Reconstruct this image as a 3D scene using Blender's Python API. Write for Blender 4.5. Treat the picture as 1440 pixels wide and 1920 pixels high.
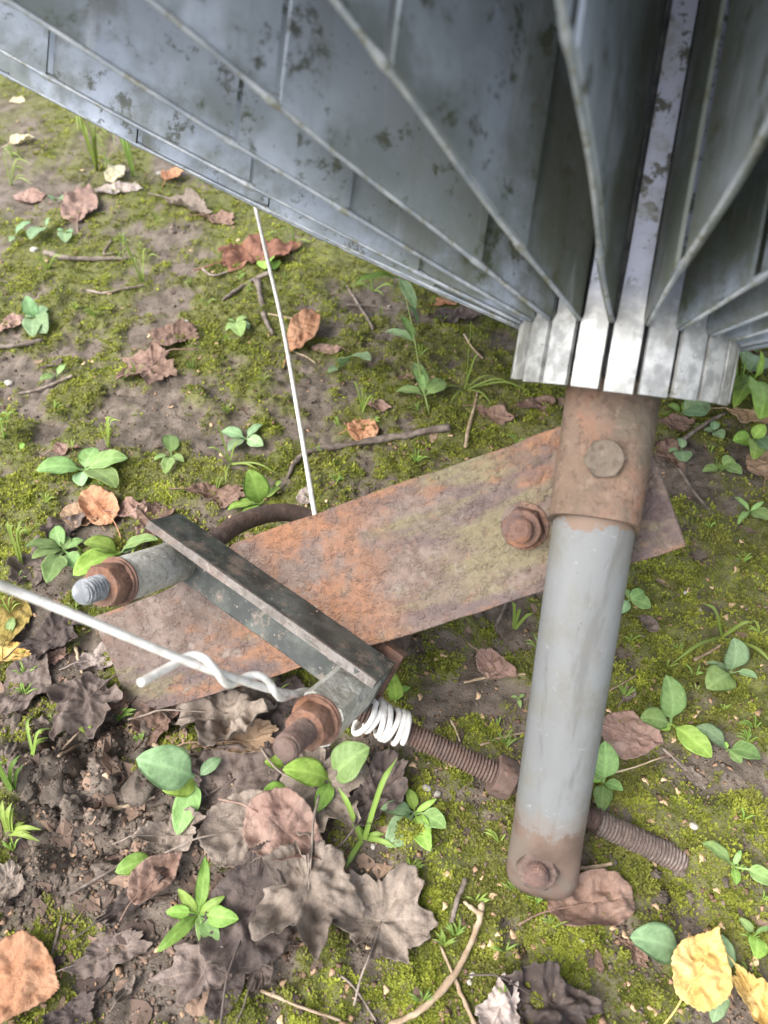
import bpy, math, random
import numpy as np
from mathutils import Vector, Matrix

for o in list(bpy.data.objects):
    bpy.data.objects.remove(o)
S = bpy.context.scene
C = S.collection
R = math.radians

# ------------------------------------------------------------------ camera, sky, sun, exposure
H = 0.42                 # eye height in metres
PITCH = R(48)
F = 1450.0               # focal length in pixels of the 1440 x 1920 photograph
FWD = np.array([0, math.cos(PITCH), -math.sin(PITCH)])
UPV = np.array([0, math.sin(PITCH), math.cos(PITCH)])
RGT = np.array([1.0, 0, 0])
EYE = np.array([0, 0, H])
cam = bpy.data.cameras.new('camera')
cam.sensor_fit = 'VERTICAL'; cam.sensor_height = 24; cam.sensor_width = 18
cam.lens = 24 * F / 1920
cam.clip_start = 0.004; cam.clip_end = 500
cam.dof.use_dof = True; cam.dof.focus_distance = 0.45; cam.dof.aperture_fstop = 7.0
co = bpy.data.objects.new('camera', cam); C.objects.link(co)
co.location = EYE; co.rotation_euler = (math.pi / 2 - PITCH, 0, 0)
S.camera = co

SUN_EL, SUN_AZ = R(50), R(-125)      # azimuth from +Y towards +X: behind the camera, to the left
w = bpy.data.worlds.new('World'); S.world = w; w.use_nodes = True
nt = w.node_tree
sky = nt.nodes.new('ShaderNodeTexSky'); sky.sky_type = 'NISHITA'; sky.sun_disc = False
sky.sun_elevation = SUN_EL; sky.sun_rotation = SUN_AZ
sky.air_density = 1.0; sky.dust_density = 3.0; sky.ozone_density = 1.0
hs = nt.nodes.new('ShaderNodeHueSaturation'); hs.inputs['Saturation'].default_value = 0.42
nt.links.new(sky.outputs[0], hs.inputs['Color'])
nt.links.new(hs.outputs[0], nt.nodes['Background'].inputs['Color'])
nt.nodes['Background'].inputs['Strength'].default_value = 0.15
sl = bpy.data.lights.new('sun', 'SUN'); sl.energy = 1.3; sl.angle = R(45); sl.color = (1, 0.95, 0.88)
so = bpy.data.objects.new('sun', sl); C.objects.link(so)
sd = Vector((math.sin(SUN_AZ) * math.cos(SUN_EL), math.cos(SUN_AZ) * math.cos(SUN_EL), math.sin(SUN_EL)))
so.rotation_euler = sd.to_track_quat('Z', 'Y').to_euler()
so.location = sd * 5
S.view_settings.view_transform = 'Standard'; S.view_settings.look = 'None'
S.view_settings.gamma = 1; S.view_settings.use_curve_mapping = False
S.view_settings.exposure = 1.58

# ------------------------------------------------------------------ helpers
def at(px, py, z):
    u, v = (px - 720) / F, (py - 960) / F
    return EYE + z * (u * RGT - v * UPV + FWD)

def _h(ix, iy, seed):
    n = (ix.astype(np.int64) * 374761393 + iy.astype(np.int64) * 668265263 + seed * 974634777) & 0x7fffffff
    n = ((n ^ (n >> 13)) * 1274126177) & 0x7fffffff
    n = n ^ (n >> 16)
    return (n & 0xffff) / 65535.0

def vn(x, y, sc, seed=0):
    x = np.asarray(x, float) / sc + 1000.3; y = np.asarray(y, float) / sc + 1000.7
    ix, iy = np.floor(x), np.floor(y); fx, fy = x - ix, y - iy
    fx = fx * fx * fx * (fx * (fx * 6 - 15) + 10); fy = fy * fy * fy * (fy * (fy * 6 - 15) + 10)
    a, b, c, d = _h(ix, iy, seed), _h(ix + 1, iy, seed), _h(ix, iy + 1, seed), _h(ix + 1, iy + 1, seed)
    return (a * (1 - fx) + b * fx) * (1 - fy) + (c * (1 - fx) + d * fx) * fy

def fbm(x, y, sc, seed=0, n=4):
    r = 0; amp = 1; t = 0
    for i in range(n):
        r = r + amp * vn(x, y, sc / 2 ** i, seed + i * 7); t += amp; amp *= 0.55
    return r / t

def sstep(a, b, x):
    t = np.clip((np.asarray(x, float) - a) / (b - a), 0, 1); return t * t * (3 - 2 * t)

def flat_px(px, py):
    u, v = (px - 720) / F, (py - 960) / F
    d = u * RGT - v * UPV + FWD
    return (EYE + d * (H / -d[2]))[:2]

# bare patches and the dug-up heap: (px, py, rx, ry, strength)
BARE = [(270, 790, 200, 80, .8), (110, 1490, 230, 170, 1.2), (200, 1290, 260, 130, .55), (380, 1720, 330, 230, .9),
        (690, 590, 140, 50, .5), (560, 700, 70, 60, .4), (330, 440, 110, 45, .7), (50, 240, 70, 45, .6),
        (1290, 1690, 90, 70, .8), (1330, 1430, 110, 60, .5), (1240, 960, 70, 80, .4), (330, 320, 60, 25, .5),
        (40, 370, 60, 40, .5), (850, 790, 130, 40, .6), (560, 1420, 230, 110, .9), (620, 740, 90, 40, .3), (60, 1180, 130, 120, .7)]
BG = []
for (px, py, rx, ry, s) in BARE:
    a = flat_px(px, py); b = flat_px(px + rx, py); c1 = flat_px(px, py - ry); c2 = flat_px(px, py + ry)
    BG.append((a[0], (c1[1] + c2[1]) / 2, abs(b[0] - a[0]), abs(c1[1] - c2[1]) / 2, s))
HEAP = flat_px(130, 1480); HOLE = flat_px(1262, 1640); DIG = flat_px(175, 1590)

def moss_mask(x, y):
    m = 0.55 * fbm(x, y, 0.10, 3) + 0.45 * fbm(x, y, 0.022, 11)
    b = 0
    for (cx, cy, rx, ry, s) in BG:
        d = ((x - cx) / rx) ** 2 + ((y - cy) / ry) ** 2
        b = b + s * np.exp(-d * 1.3)
    return sstep(0.40, 0.56, m + .10 * (fbm(x, y, .008, 17, 2) - .5) - 0.17 * np.minimum(b, 1.4) + 0.03)

def height(x, y):
    x = np.asarray(x, float); y = np.asarray(y, float)
    near = np.exp(-((x / 1.2) ** 2 + ((y - .4) / 1.2) ** 2) ** 2)
    h = (fbm(x, y, 0.25, 21, 3) - .5) * .018 + (fbm(x, y, .035, 22, 4) - .5) * .0075
    h = h * (0.35 + 0.65 * near)
    d = ((x - HEAP[0]) / .062) ** 2 + ((y - HEAP[1]) / .05) ** 2
    hp = np.exp(-d * 1.2)
    lump = np.abs(fbm(x, y, .018, 31, 4) - .5) * 2
    h = h + hp * (.002 + .022 * np.abs(2 * vn(x, y, .024, 51) - 1) + .014 * np.abs(2 * vn(x, y, .0125, 52) - 1) + .006 * np.abs(2 * vn(x, y, .005, 53) - 1))
    h = h - .014 * np.exp(-(((x - DIG[0]) / .022) ** 2 + ((y - DIG[1]) / .011) ** 2))
    h = h - .012 * np.exp(-(((x - HOLE[0]) / .012) ** 2 + ((y - HOLE[1]) / .014) ** 2))
    mm = moss_mask(x, y)
    bl = np.abs(2 * vn(x, y, .011, 45) - 1) + .55 * np.abs(2 * vn(x, y, .0052, 46) - 1)
    h = h + near * (.0048 * mm * fbm(x, y, .0065, 41, 2) + .013 * mm * np.clip(fbm(x, y, .024, 48, 2) - .45, 0, 1) + (1 - mm) * .0026 * (bl - .6))
    return h

def gp(px, py, e=0.0):
    """ground point under a pixel, e metres above the ground"""
    u, v = (px - 720) / F, (py - 960) / F
    d = u * RGT - v * UPV + FWD
    z = 0.0
    for _ in range(5):
        p = EYE + d * ((H - z) / -d[2]); z = float(height(p[0], p[1])) + e
    return EYE + d * ((H - z) / -d[2])

def mesh(name, V, Fc, mat, smooth=True, attrs=None):
    me = bpy.data.meshes.new(name)
    V = np.asarray(V, float)
    me.from_pydata([tuple(v) for v in V], [], [tuple(int(i) for i in f) for f in Fc])
    if smooth: me.polygons.foreach_set('use_smooth', [True] * len(me.polygons))
    if attrs:
        for k, a in attrs.items():
            at_ = me.attributes.new(k, 'FLOAT', 'POINT'); at_.data.foreach_set('value', np.asarray(a, np.float32))
    if mat: me.materials.append(mat)
    me.update()
    return me

def add(name, me, parent=None, label=None, cat=None, group=None, kind=None, loc=None):
    o = bpy.data.objects.new(name, me); C.objects.link(o)
    if parent is not None: o.parent = parent
    if loc is not None: o.location = loc
    if label: o['label'] = label
    if cat: o['category'] = cat
    if group: o['group'] = group
    if kind: o['kind'] = kind
    return o

class MB:
    def __init__(s): s.V = []; s.F = []
    def put(s, V, Fc):
        n = len(s.V); s.V.extend([tuple(v) for v in V]); s.F.extend([tuple(i + n for i in f) for f in Fc])

def frame(d, ref=(0, 0, 1)):
    d = np.asarray(d, float); d = d / np.linalg.norm(d)
    r = np.asarray(ref, float)
    if abs(np.dot(r, d)) > .95: r = np.array([1.0, 0, 0])
    x = np.cross(r, d); x /= np.linalg.norm(x)
    return x, np.cross(d, x), d

def tube(mb, P, rad, seg=8, cap=True, ref=(0, 0, 1), jit=0, seed=0):
    P = np.asarray(P, float); n = len(P)
    rad = np.full(n, rad) if np.isscalar(rad) else np.asarray(rad)
    T = np.gradient(P, axis=0)
    rs = np.random.default_rng(seed)
    V = []; x, y, d = frame(T[0], ref)
    for i in range(n):
        t = T[i] / np.linalg.norm(T[i])
        x = x - t * np.dot(x, t); x /= np.linalg.norm(x); y = np.cross(t, x)
        for j in range(seg):
            a = 2 * math.pi * j / seg
            r = rad[i] * (1 + jit * rs.normal())
            V.append(P[i] + (x * math.cos(a) + y * math.sin(a)) * r)
    Fc = [(i * seg + j, i * seg + (j + 1) % seg, (i + 1) * seg + (j + 1) % seg, (i + 1) * seg + j) for i in range(n - 1) for j in range(seg)]
    if cap:
        Fc.append(tuple(range(seg))[::-1]); Fc.append(tuple((n - 1) * seg + j for j in range(seg)))
    mb.put(V, Fc)

def spline(P, n=8):
    P = [np.asarray(p, float) for p in P]
    P = [2 * P[0] - P[1]] + P + [2 * P[-1] - P[-2]]
    out = []
    for i in range(1, len(P) - 2):
        for k in range(n):
            t = k / n
            a, b, c, d = P[i - 1:i + 3]
            out.append(.5 * (2 * b + (c - a) * t + (2 * a - 5 * b + 4 * c - d) * t * t + (3 * b - a - 3 * c + d) * t ** 3))
    out.append(P[-2])
    return np.array(out)

def lathe(mb, o, d, prof, seg=16, ref=(0, 0, 1), hexa=False, rot=0.0):
    """prof: list of (distance along d, radius)"""
    x, y, d = frame(d, ref); V = []
    for (s, r) in prof:
        for j in range(seg):
            a = 2 * math.pi * j / seg + rot
            rr = r
            V.append(np.asarray(o) + d * s + (x * math.cos(a) + y * math.sin(a)) * rr)
    n = len(prof)
    Fc = [(i * seg + j, i * seg + (j + 1) % seg, (i + 1) * seg + (j + 1) % seg, (i + 1) * seg + j) for i in range(n - 1) for j in range(seg)]
    Fc.append(tuple(range(seg))[::-1]); Fc.append(tuple((n - 1) * seg + j for j in range(seg)))
    mb.put(V, Fc)

def hexnut(mb, o, d, af, h, ref=(0, 0, 1), rot=0.0):
    """hexagon prism with rounded-off corners: af across flats"""
    x, y, d = frame(d, ref); V = []; seg = 24
    def ring(s, k, cham):
        for j in range(seg):
            a = 2 * math.pi * j / seg + rot
            m = (j % 4) * (math.pi * 2 / 24)
            hexr = af / 2 / math.cos((m if m <= math.pi / 6 else m) - math.pi / 6)
            r = min(hexr, cham) * k
            V.append(np.asarray(o) + d * s + (x * math.cos(a) + y * math.sin(a)) * r)
    prof = [(0, 1, af * .52), (h * .12, 1, af * .57), (h * .86, 1, af * .57), (h, 1, af * .50), (h, .5, 1)]
    for p in prof: ring(*p)
    n = len(prof)
    Fc = [(i * seg + j, i * seg + (j + 1) % seg, (i + 1) * seg + (j + 1) % seg, (i + 1) * seg + j) for i in range(n - 1) for j in range(seg)]
    Fc.append(tuple(range(seg))[::-1]); Fc.append(tuple((n - 1) * seg + j for j in range(seg)))
    mb.put(V, Fc)

def thread_prof(L, r, pitch, wear=0.0, seed=0, tip=.0015):
    rs = random.Random(seed); out = []; s = 0
    while s < L - tip:
        dd = .20 * r * (1 - wear * rs.random())
        out += [(s, r - dd), (s + pitch * .38, r - dd * .15), (s + pitch * .55, r - dd * .1)]; s += pitch
    out += [(L - tip, r * .97), (L, r * .78)]
    return out

def thread(mb, o, d, L, r, pitch, wear=.3, seed=0, seg=20, depth=.17):
    """screw thread: a real helix with a blunt, chamfered tip"""
    x, y, d = frame(d); rs = random.Random(seed); n = int(L / pitch); V = []
    for i in range(2 * n + 3):
        for j in range(seg):
            a = 2 * math.pi * j / seg; s = (i * .5 + j / seg) * pitch - pitch
            s = min(max(s, 0), L - .0006)
            rr = (r if i % 2 else r * (1 - depth)) * (1 - (wear * .5 * depth * rs.random()))
            if s > L - pitch * 1.2: rr *= 1 - .22 * (s - (L - pitch * 1.2)) / (pitch * 1.2)
            V.append(np.asarray(o) + d * s + (x * math.cos(a) + y * math.sin(a)) * rr)
    R_ = 2 * n + 3; Fc = []
    for i in range(R_ - 1):
        for j in range(seg):
            if j < seg - 1: Fc.append((i * seg + j, i * seg + j + 1, (i + 1) * seg + j + 1, (i + 1) * seg + j))
            elif i + 3 < R_: Fc.append((i * seg + j, (i + 2) * seg, (i + 3) * seg, (i + 1) * seg + j))
    m0 = len(V)
    for j in range(seg):
        a = 2 * math.pi * j / seg; V.append(np.asarray(o) + d * (L - .0006) + (x * math.cos(a) + y * math.sin(a)) * r * .80)
    for j in range(seg):
        a = 2 * math.pi * j / seg; V.append(np.asarray(o) + d * (L + .0002 * rs.random()) + (x * math.cos(a) + y * math.sin(a)) * r * .62)
    Fc += [(m0 + j, m0 + (j + 1) % seg, m0 + seg + (j + 1) % seg, m0 + seg + j) for j in range(seg)] + [tuple(m0 + seg + j for j in range(seg))]
    mb.put(V, Fc); m1 = len(mb.V)
    lathe(mb, o, d, [(0, r * (1 - depth) * .97), (L - .0008, r * (1 - depth) * .97)], seg)

def box(mb, o, ax, ay, az):
    """o corner, three edge vectors"""
    o, ax, ay, az = map(np.asarray, (o, ax, ay, az))
    V = [o, o + ax, o + ax + ay, o + ay, o + az, o + ax + az, o + ax + ay + az, o + ay + az]
    mb.put(V, [(0, 3, 2, 1), (4, 5, 6, 7), (0, 1, 5, 4), (1, 2, 6, 5), (2, 3, 7, 6), (3, 0, 4, 7)])

# ------------------------------------------------------------------ materials
class N:
    def __init__(s, name):
        s.m = bpy.data.materials.new(name); s.m.use_nodes = True
        s.t = s.m.node_tree; s.b = s.t.nodes['Principled BSDF']
        s.tc = s.t.nodes.new('ShaderNodeTexCoord')
    def n(s, typ, **k):
        q = s.t.nodes.new(typ)
        for a, v in k.items(): setattr(q, a, v)
        return q
    def l(s, a, b): s.t.links.new(a, b)
    def noise(s, scale, detail=5, rough=.6, seed=0, coord='Object', dist=0, stretch=None):
        q = s.n('ShaderNodeTexNoise'); q.inputs['Scale'].default_value = scale; q.inputs['Detail'].default_value = detail
        q.inputs['Roughness'].default_value = rough; q.inputs['Distortion'].default_value = dist
        mp = s.n('ShaderNodeMapping'); mp.inputs['Location'].default_value = (seed * 1.7, seed * 3.1, seed * .7)
        if stretch: mp.inputs['Scale'].default_value = stretch
        s.l(s.tc.outputs[coord], mp.inputs[0]); s.l(mp.outputs[0], q.inputs['Vector'])
        return q.outputs['Fac']
    def ramp(s, src, a, b, c0=0., c1=1.):
        q = s.n('ShaderNodeMapRange'); q.interpolation_type = 'SMOOTHSTEP'
        q.inputs['From Min'].default_value = a; q.inputs['From Max'].default_value = b
        q.inputs['To Min'].default_value = c0; q.inputs['To Max'].default_value = c1
        s.l(src, q.inputs['Value']); return q.outputs[0]
    def mul(s, a, b, op='MULTIPLY'):
        q = s.n('ShaderNodeMath', operation=op)
        for i, v in enumerate((a, b)):
            if isinstance(v, (int, float)): q.inputs[i].default_value = v
            else: s.l(v, q.inputs[i])
        return q.outputs[0]
    def mix(s, fac, a, b, mode='MIX'):
        q = s.n('ShaderNodeMix', data_type='RGBA', blend_type=mode)
        for i, v in ((0, fac), (6, a), (7, b)):
            if isinstance(v, (int, float)): q.inputs[i].default_value = v
            elif isinstance(v, tuple): q.inputs[i].default_value = (*v, 1)
            else: s.l(v, q.inputs[i])
        return q.outputs[2]
    def attr(s, name):
        q = s.n('ShaderNodeAttribute', attribute_name=name); return q.outputs['Fac']
    def axis(s, i, coord='Object'):
        q = s.n('ShaderNodeSeparateXYZ'); s.l(s.tc.outputs[coord], q.inputs[0]); return q.outputs[i]
    def rnd(s):
        return s.n('ShaderNodeObjectInfo').outputs['Random']
    def hsv(s, col, h=None, sat=None, val=None):
        q = s.n('ShaderNodeHueSaturation')
        s.l(col, q.inputs['Color'])
        for nm, v in (('Hue', h), ('Saturation', sat), ('Value', val)):
            if v is None: continue
            if isinstance(v, (int, float)): q.inputs[nm].default_value = v
            else: s.l(v, q.inputs[nm])
        return q.outputs[0]
    def done(s, col, rough=.7, metal=0., bump=None, bs=.3, bd=.001, spec=.4, trans=0.):
        for nm, v in (('Base Color', col), ('Roughness', rough), ('Metallic', metal)):
            if isinstance(v, tuple): s.b.inputs[nm].default_value = (*v, 1)
            elif isinstance(v, (int, float)): s.b.inputs[nm].default_value = v
            else: s.l(v, s.b.inputs[nm])
        s.b.inputs['Specular IOR Level'].default_value = spec
        if bump is not None:
            q = s.n('ShaderNodeBump'); q.inputs['Strength'].default_value = bs; q.inputs['Distance'].default_value = bd
            s.l(bump, q.inputs['Height']); s.l(q.outputs[0], s.b.inputs['Normal'])
        if trans:
            tr = s.n('ShaderNodeBsdfTranslucent'); ms = s.n('ShaderNodeMixShader'); ms.inputs[0].default_value = trans
            if not isinstance(col, tuple): s.l(col, tr.inputs['Color'])
            else: tr.inputs['Color'].default_value = (*col, 1)
            out = s.t.nodes['Material Output']
            s.l(s.b.outputs[0], ms.inputs[1]); s.l(tr.outputs[0], ms.inputs[2]); s.l(ms.outputs[0], out.inputs['Surface'])
        return s.m

def m_soil():
    k = N('soil'); ms = k.attr('moss')
    c = k.mix(k.ramp(k.noise(60, 6), .35, .65), (.118, .096, .076), (.225, .185, .152))
    c = k.mix(k.ramp(k.noise(420, 4, seed=2), .5, .75, 0, .7), c, (.07, .052, .042))
    c = k.mix(k.ramp(k.noise(900, 2, seed=5), .68, .76, 0, .6), c, (.36, .29, .22))
    g = k.mix(k.ramp(k.noise(110, 5, seed=3), .35, .65), (.10, .115, .026), (.185, .20, .055))
    g = k.mix(k.ramp(k.noise(700, 3, seed=4), .5, .7, 0, .7), g, (.06, .06, .02))
    c = k.mix(k.mul(ms, .8), c, g)
    return k.done(c, .92, bump=k.noise(650, 6, .7, seed=7), bs=.8, bd=.0025, spec=.2)

def m_moss():
    k = N('moss'); t = k.attr('tone')
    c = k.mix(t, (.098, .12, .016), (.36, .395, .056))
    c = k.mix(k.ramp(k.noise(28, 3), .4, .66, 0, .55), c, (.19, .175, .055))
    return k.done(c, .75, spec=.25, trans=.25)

def m_crumb(name, a, b):
    k = N(name); t = k.attr('tone')
    return k.done(k.mix(t, a, b), .9, bump=k.noise(900, 3), bs=.4, bd=.0008, spec=.2)

def m_paint():
    k = N('weathered_grey_metal')
    c = k.mix(k.ramp(k.noise(9, 4), .35, .7), (.235, .278, .355), (.335, .38, .465))
    c = k.mix(k.ramp(k.noise(40, 6, .65, seed=2),   .55, .68, 0, .6), c, (.11, .115, .105))
    c = k.mix(k.ramp(k.noise(70, 6, .75, seed=3), .55, .63, 0, .85), c, (.045, .048, .036))
    # algae towards the hub and lower edges
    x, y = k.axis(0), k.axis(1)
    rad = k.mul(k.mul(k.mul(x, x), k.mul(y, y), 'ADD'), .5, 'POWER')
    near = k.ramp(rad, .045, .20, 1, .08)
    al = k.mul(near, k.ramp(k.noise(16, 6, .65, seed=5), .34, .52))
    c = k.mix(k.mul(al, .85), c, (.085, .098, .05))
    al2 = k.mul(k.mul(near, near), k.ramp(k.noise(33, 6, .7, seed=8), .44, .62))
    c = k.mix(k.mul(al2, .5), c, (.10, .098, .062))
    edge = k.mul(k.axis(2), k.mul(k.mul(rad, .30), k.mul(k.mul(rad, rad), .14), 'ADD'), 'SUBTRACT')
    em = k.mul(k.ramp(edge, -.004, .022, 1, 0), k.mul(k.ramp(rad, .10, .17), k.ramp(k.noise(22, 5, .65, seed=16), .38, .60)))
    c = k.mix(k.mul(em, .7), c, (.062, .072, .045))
    st = k.ramp(k.noise(60, 5, .65, seed=11, stretch=(1, 1, .10)), .55, .70, 0, .35)
    c = k.mix(st, c, (.15, .165, .155))
    c = k.mix(k.ramp(k.noise(75, 4, .6, seed=14, stretch=(1, 1, .14)), .60, .72, 0, .4), c, (.40, .43, .48))
    c = k.mix(k.ramp(k.noise(330, 4, .75, seed=13), .63, .70, 0, .8), c, (.05, .055, .038))
    return k.done(c, k.ramp(k.noise(50, 4, seed=6), .3, .7, .42, .7), .25, bump=k.noise(300, 4), bs=.12, bd=.0006)

def m_lip():
    k = N('worn_pale_edge')
    c = k.mix(k.ramp(k.noise(70, 5, .7), .35, .65), (.22, .25, .295), (.37, .395, .425))
    c = k.mix(k.ramp(k.noise(160, 5, .7, seed=4), .52, .64, 0, .8), c, (.17, .165, .115))
    return k.done(c, .5, .25, bump=k.noise(400, 4), bs=.2, bd=.0005)

def m_alu():
    k = N('bare_aluminium')
    c = k.mix(k.ramp(k.noise(120, 5), .4, .65), (.23, .235, .232), (.42, .425, .42))
    c = k.mix(k.ramp(k.noise(85, 6, .7, seed=3), .55, .68, 0, .7), c, (.20, .195, .145))
    c = k.mix(k.ramp(k.noise(260, 4, .7, seed=4), .64, .7, 0, .8), c, (.14, .135, .10))
    z = k.axis(2)
    c = k.mix(k.ramp(z, .009, .026), c, (.25, .27, .34))
    c = k.mix(k.mul(k.ramp(z, .015, .03), k.ramp(k.noise(120, 5, .72, seed=9), .52, .58)), c, (.05, .052, .045))
    c = k.mix(k.mul(k.ramp(z, .012, .03), k.ramp(k.noise(45, 5, .7, seed=12), .46, .6, 0, .7)), c, (.16, .17, .165))
    return k.done(c, .5, .45, bump=k.noise(220, 4), bs=.2, bd=.0008)

def m_rust(name, cols, sc=40, seed=0, rough=.82):
    k = N(name)
    c = k.mix(k.ramp(k.noise(sc, 6, .6, seed), .36, .64), cols[0], cols[1])
    c = k.mix(k.ramp(k.noise(sc * .6, 5, .6, seed + 3), .48, .66), c, cols[2])
    c = k.mix(k.ramp(k.noise(sc * .45, 5, .65, seed + 6, dist=.6), .52, .66, 0, .85), c, cols[3])
    c = k.mix(k.ramp(k.noise(sc * 5, 4, .7, seed + 9), .58, .72, 0, .55), c, cols[4])
    c = k.mix(k.ramp(k.noise(230, 4, .65, seed + 12), .50, .64, 0, .6), c, tuple(q * .42 for q in cols[0]))
    c = k.mix(k.ramp(k.noise(170, 4, .65, seed + 15), .56, .68, 0, .45), c, tuple(min(1, q * 1.55) for q in cols[1]))
    f = k.noise(330, 5, .7, seed + 4)
    c = k.mix(k.ramp(f, .3, .7, .0, .35), c, (.12, .075, .055))
    return k.done(c, rough, 0, bump=f, bs=.75, bd=.0014, spec=.3)

def m_plate():
    k = N('rusty_plate'); L = (.32, 1, 1)
    c = k.mix(k.ramp(k.noise(60, 6, .68, 1), .36, .64), (.150, .108, .09), (.222, .175, .15))
    c = k.mix(k.ramp(k.noise(26, 5, .65, 4, stretch=L), .47, .60, 0, .85), c, (.118, .09, .09))
    c = k.mix(k.ramp(k.noise(30, 5, .65, 8, stretch=(.22, 1, 1)), .51, .62, 0, .8), c, (.20, .18, .10))
    c = k.mix(k.ramp(k.noise(26, 6, .65, 12, stretch=(.5, 1, 1)), .51, .62, 0, .85), c, (.285, .142, .078))
    c = k.mix(k.mul(k.mul(k.ramp(k.axis(0), -.075, -.045), k.ramp(k.axis(0), .02, -.02)), k.ramp(k.noise(40, 5, .65, 31), .38, .56, 0, .75)), c, (.30, .14, .072))
    c = k.mix(k.mul(k.ramp(k.axis(0), .060, .105), k.ramp(k.noise(45, 5, .7, 17), .40, .56, 0, .75)), c, (.095, .072, .08))
    c = k.mix(k.ramp(k.noise(45, 6, .7, 15), .60, .70, 0, .55), c, (.32, .285, .25))
    c = k.mix(k.ramp(k.noise(190, 5, .72, 10), .54, .68, 0, .65), c, (.08, .056, .052))
    c = k.mix(k.ramp(k.noise(240, 4, .65, 22), .52, .64, 0, .28), c, (.075, .05, .042))
    c = k.mix(k.ramp(k.noise(120, 5, .7, 24), .56, .66, 0, .4), c, (.25, .135, .085))
    f = k.noise(330, 5, .75, 5)
    c = k.mix(k.ramp(f, .3, .7, .0, .45), c, (.095, .066, .054))
    h = k.mul(f, k.mul(k.ramp(k.noise(130, 4, .7, 19), .45, .7), 1.6), 'ADD')
    return k.done(c, .8, 0, bump=h, bs=.7, bd=.0014, spec=.3)

def m_tube():
    k = N('grey_pipe_with_rusty_end'); t = k.attr('along')
    c = k.mix(k.ramp(k.noise(22, 3, stretch=(1, 1, .25)), .35, .65), (.14, .147, .15), (.18, .187, .19))
    c = k.mix(k.ramp(k.noise(350, 3, seed=3), .66, .74, 0, .5), c, (.3, .31, .32))
    c = k.mix(k.ramp(k.noise(110, 5, .65, seed=21, stretch=(1, 1, .06)), .50, .64, 0, .6), c, (.10, .10, .094))
    c = k.mix(k.ramp(k.noise(28, 6, .7, seed=23), .48, .64, 0, .6), c, (.135, .127, .105))
    c = k.mix(k.ramp(k.noise(240, 5, .75, seed=25, stretch=(1, 1, .35)), .64, .70, 0, .7), c, (.09, .08, .07))
    c = k.mix(k.ramp(k.noise(190, 4, .7, seed=27, stretch=(.3, .3, 1)), .67, .72, 0, .3), c, (.33, .335, .335))
    r = k.mix(k.ramp(k.noise(70, 6), .38, .62), (.072, .046, .037), (.125, .085, .07))
    r = k.mix(k.ramp(k.noise(50, 5, seed=4), .5, .66), r, (.11, .10, .088))
    e = k.mul(k.mul(t, -.06, 'ADD'), k.mul(k.noise(75, 7, .75, seed=8), .21), 'ADD')
    c = k.mix(k.ramp(e, .812, .835), c, r)
    c = k.mix(k.mul(k.ramp(e, .74, .80), .4), c, (.17, .125, .095))
    c = k.mix(k.ramp(e, .092, .085), c, (.17, .118, .09))
    return k.done(c, .6, .0, bump=k.noise(260, 5, .7), bs=.3, bd=.0008)

def m_blackbar():
    k = N('black_paint_over_rust')
    c = k.mix(k.ramp(k.noise(60, 5), .4, .65), (.040, .045, .043), (.095, .105, .095))
    c = k.mix(k.ramp(k.noise(45, 6, .7, seed=3), .52, .64), c, (.20, .165, .135))
    c = k.mix(k.ramp(k.noise(300, 5, .7, seed=4), .62, .68), c, (.40, .32, .28))
    return k.done(c, .6, bump=k.noise(260, 5), bs=.4, bd=.001)

def m_leaf(name, a, b, dark, vein=.35, rough=.7, trans=.12, sc=75, tr=None):
    k = N(name)
    c = k.mix(k.ramp(k.noise(sc, 5, seed=1), .35, .65), a, b)
    c = k.mix(k.ramp(k.noise(sc * 2.2, 6, .7, seed=4), .50, .68, 0, .8), c, dark)
    c = k.mix(k.ramp(k.noise(sc * 7, 5, .7, seed=9), .58, .68, 0, .5), c, dark)
    vo = k.n('ShaderNodeTexVoronoi', feature='DISTANCE_TO_EDGE'); vo.inputs['Scale'].default_value = 380
    nz = k.n('ShaderNodeTexNoise'); nz.inputs['Scale'].default_value = 90; k.l(k.tc.outputs['Object'], nz.inputs['Vector'])
    wp = k.n('ShaderNodeVectorMath', operation='MULTIPLY_ADD'); wp.inputs[1].default_value = (.008, .008, .008)
    k.l(nz.outputs['Color'], wp.inputs[0]); k.l(k.tc.outputs['Object'], wp.inputs[2]); k.l(wp.outputs[0], vo.inputs['Vector'])
    cell = k.ramp(vo.outputs['Distance'], 0, .14, .17, 0)
    c = k.mix(cell, c, dark)
    c = k.mix(k.ramp(k.noise(sc * .45, 4, .6, seed=15), .42, .62, 0, .45), c, dark)
    c = k.mix(k.mul(k.attr('vein'), vein * .8), c, tuple(min(1, q * 1.7 + .03) for q in a))
    c = k.hsv(c, None, None, k.ramp(k.rnd(), 0, 1, .85, 1.15))
    return k.done(c, rough, bump=k.mul(k.noise(sc * 6, 6, .75, seed=6), k.mul(cell, -.5), 'ADD'), bs=.75, bd=.0016, spec=.3, trans=trans)

def m_green(name, a, b):
    k = N(name)
    c = k.mix(k.ramp(k.noise(5, 3), .3, .7), a, b)
    c = k.mix(k.mul(k.attr('vein'), .55), c, tuple(q * 1.45 + .04 for q in b))
    c = k.mix(k.ramp(k.noise(9, 5, .7, seed=8), .52, .68, 0, .35), c, tuple(q * .6 for q in a))
    c = k.mix(k.ramp(k.noise(22, 5, .7, seed=3), .66, .74, 0, .45), c, (.25, .24, .10))
    r = k.rnd()
    c = k.hsv(c, k.ramp(r, 0, 1, .485, .512), None, k.ramp(k.mul(k.mul(r, 7.3), 1, 'MODULO'), 0, 1, .78, 1.15))
    return k.done(c, .5, bump=k.noise(14, 3), bs=.12, bd=.015, spec=.4, trans=.4)

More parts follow.
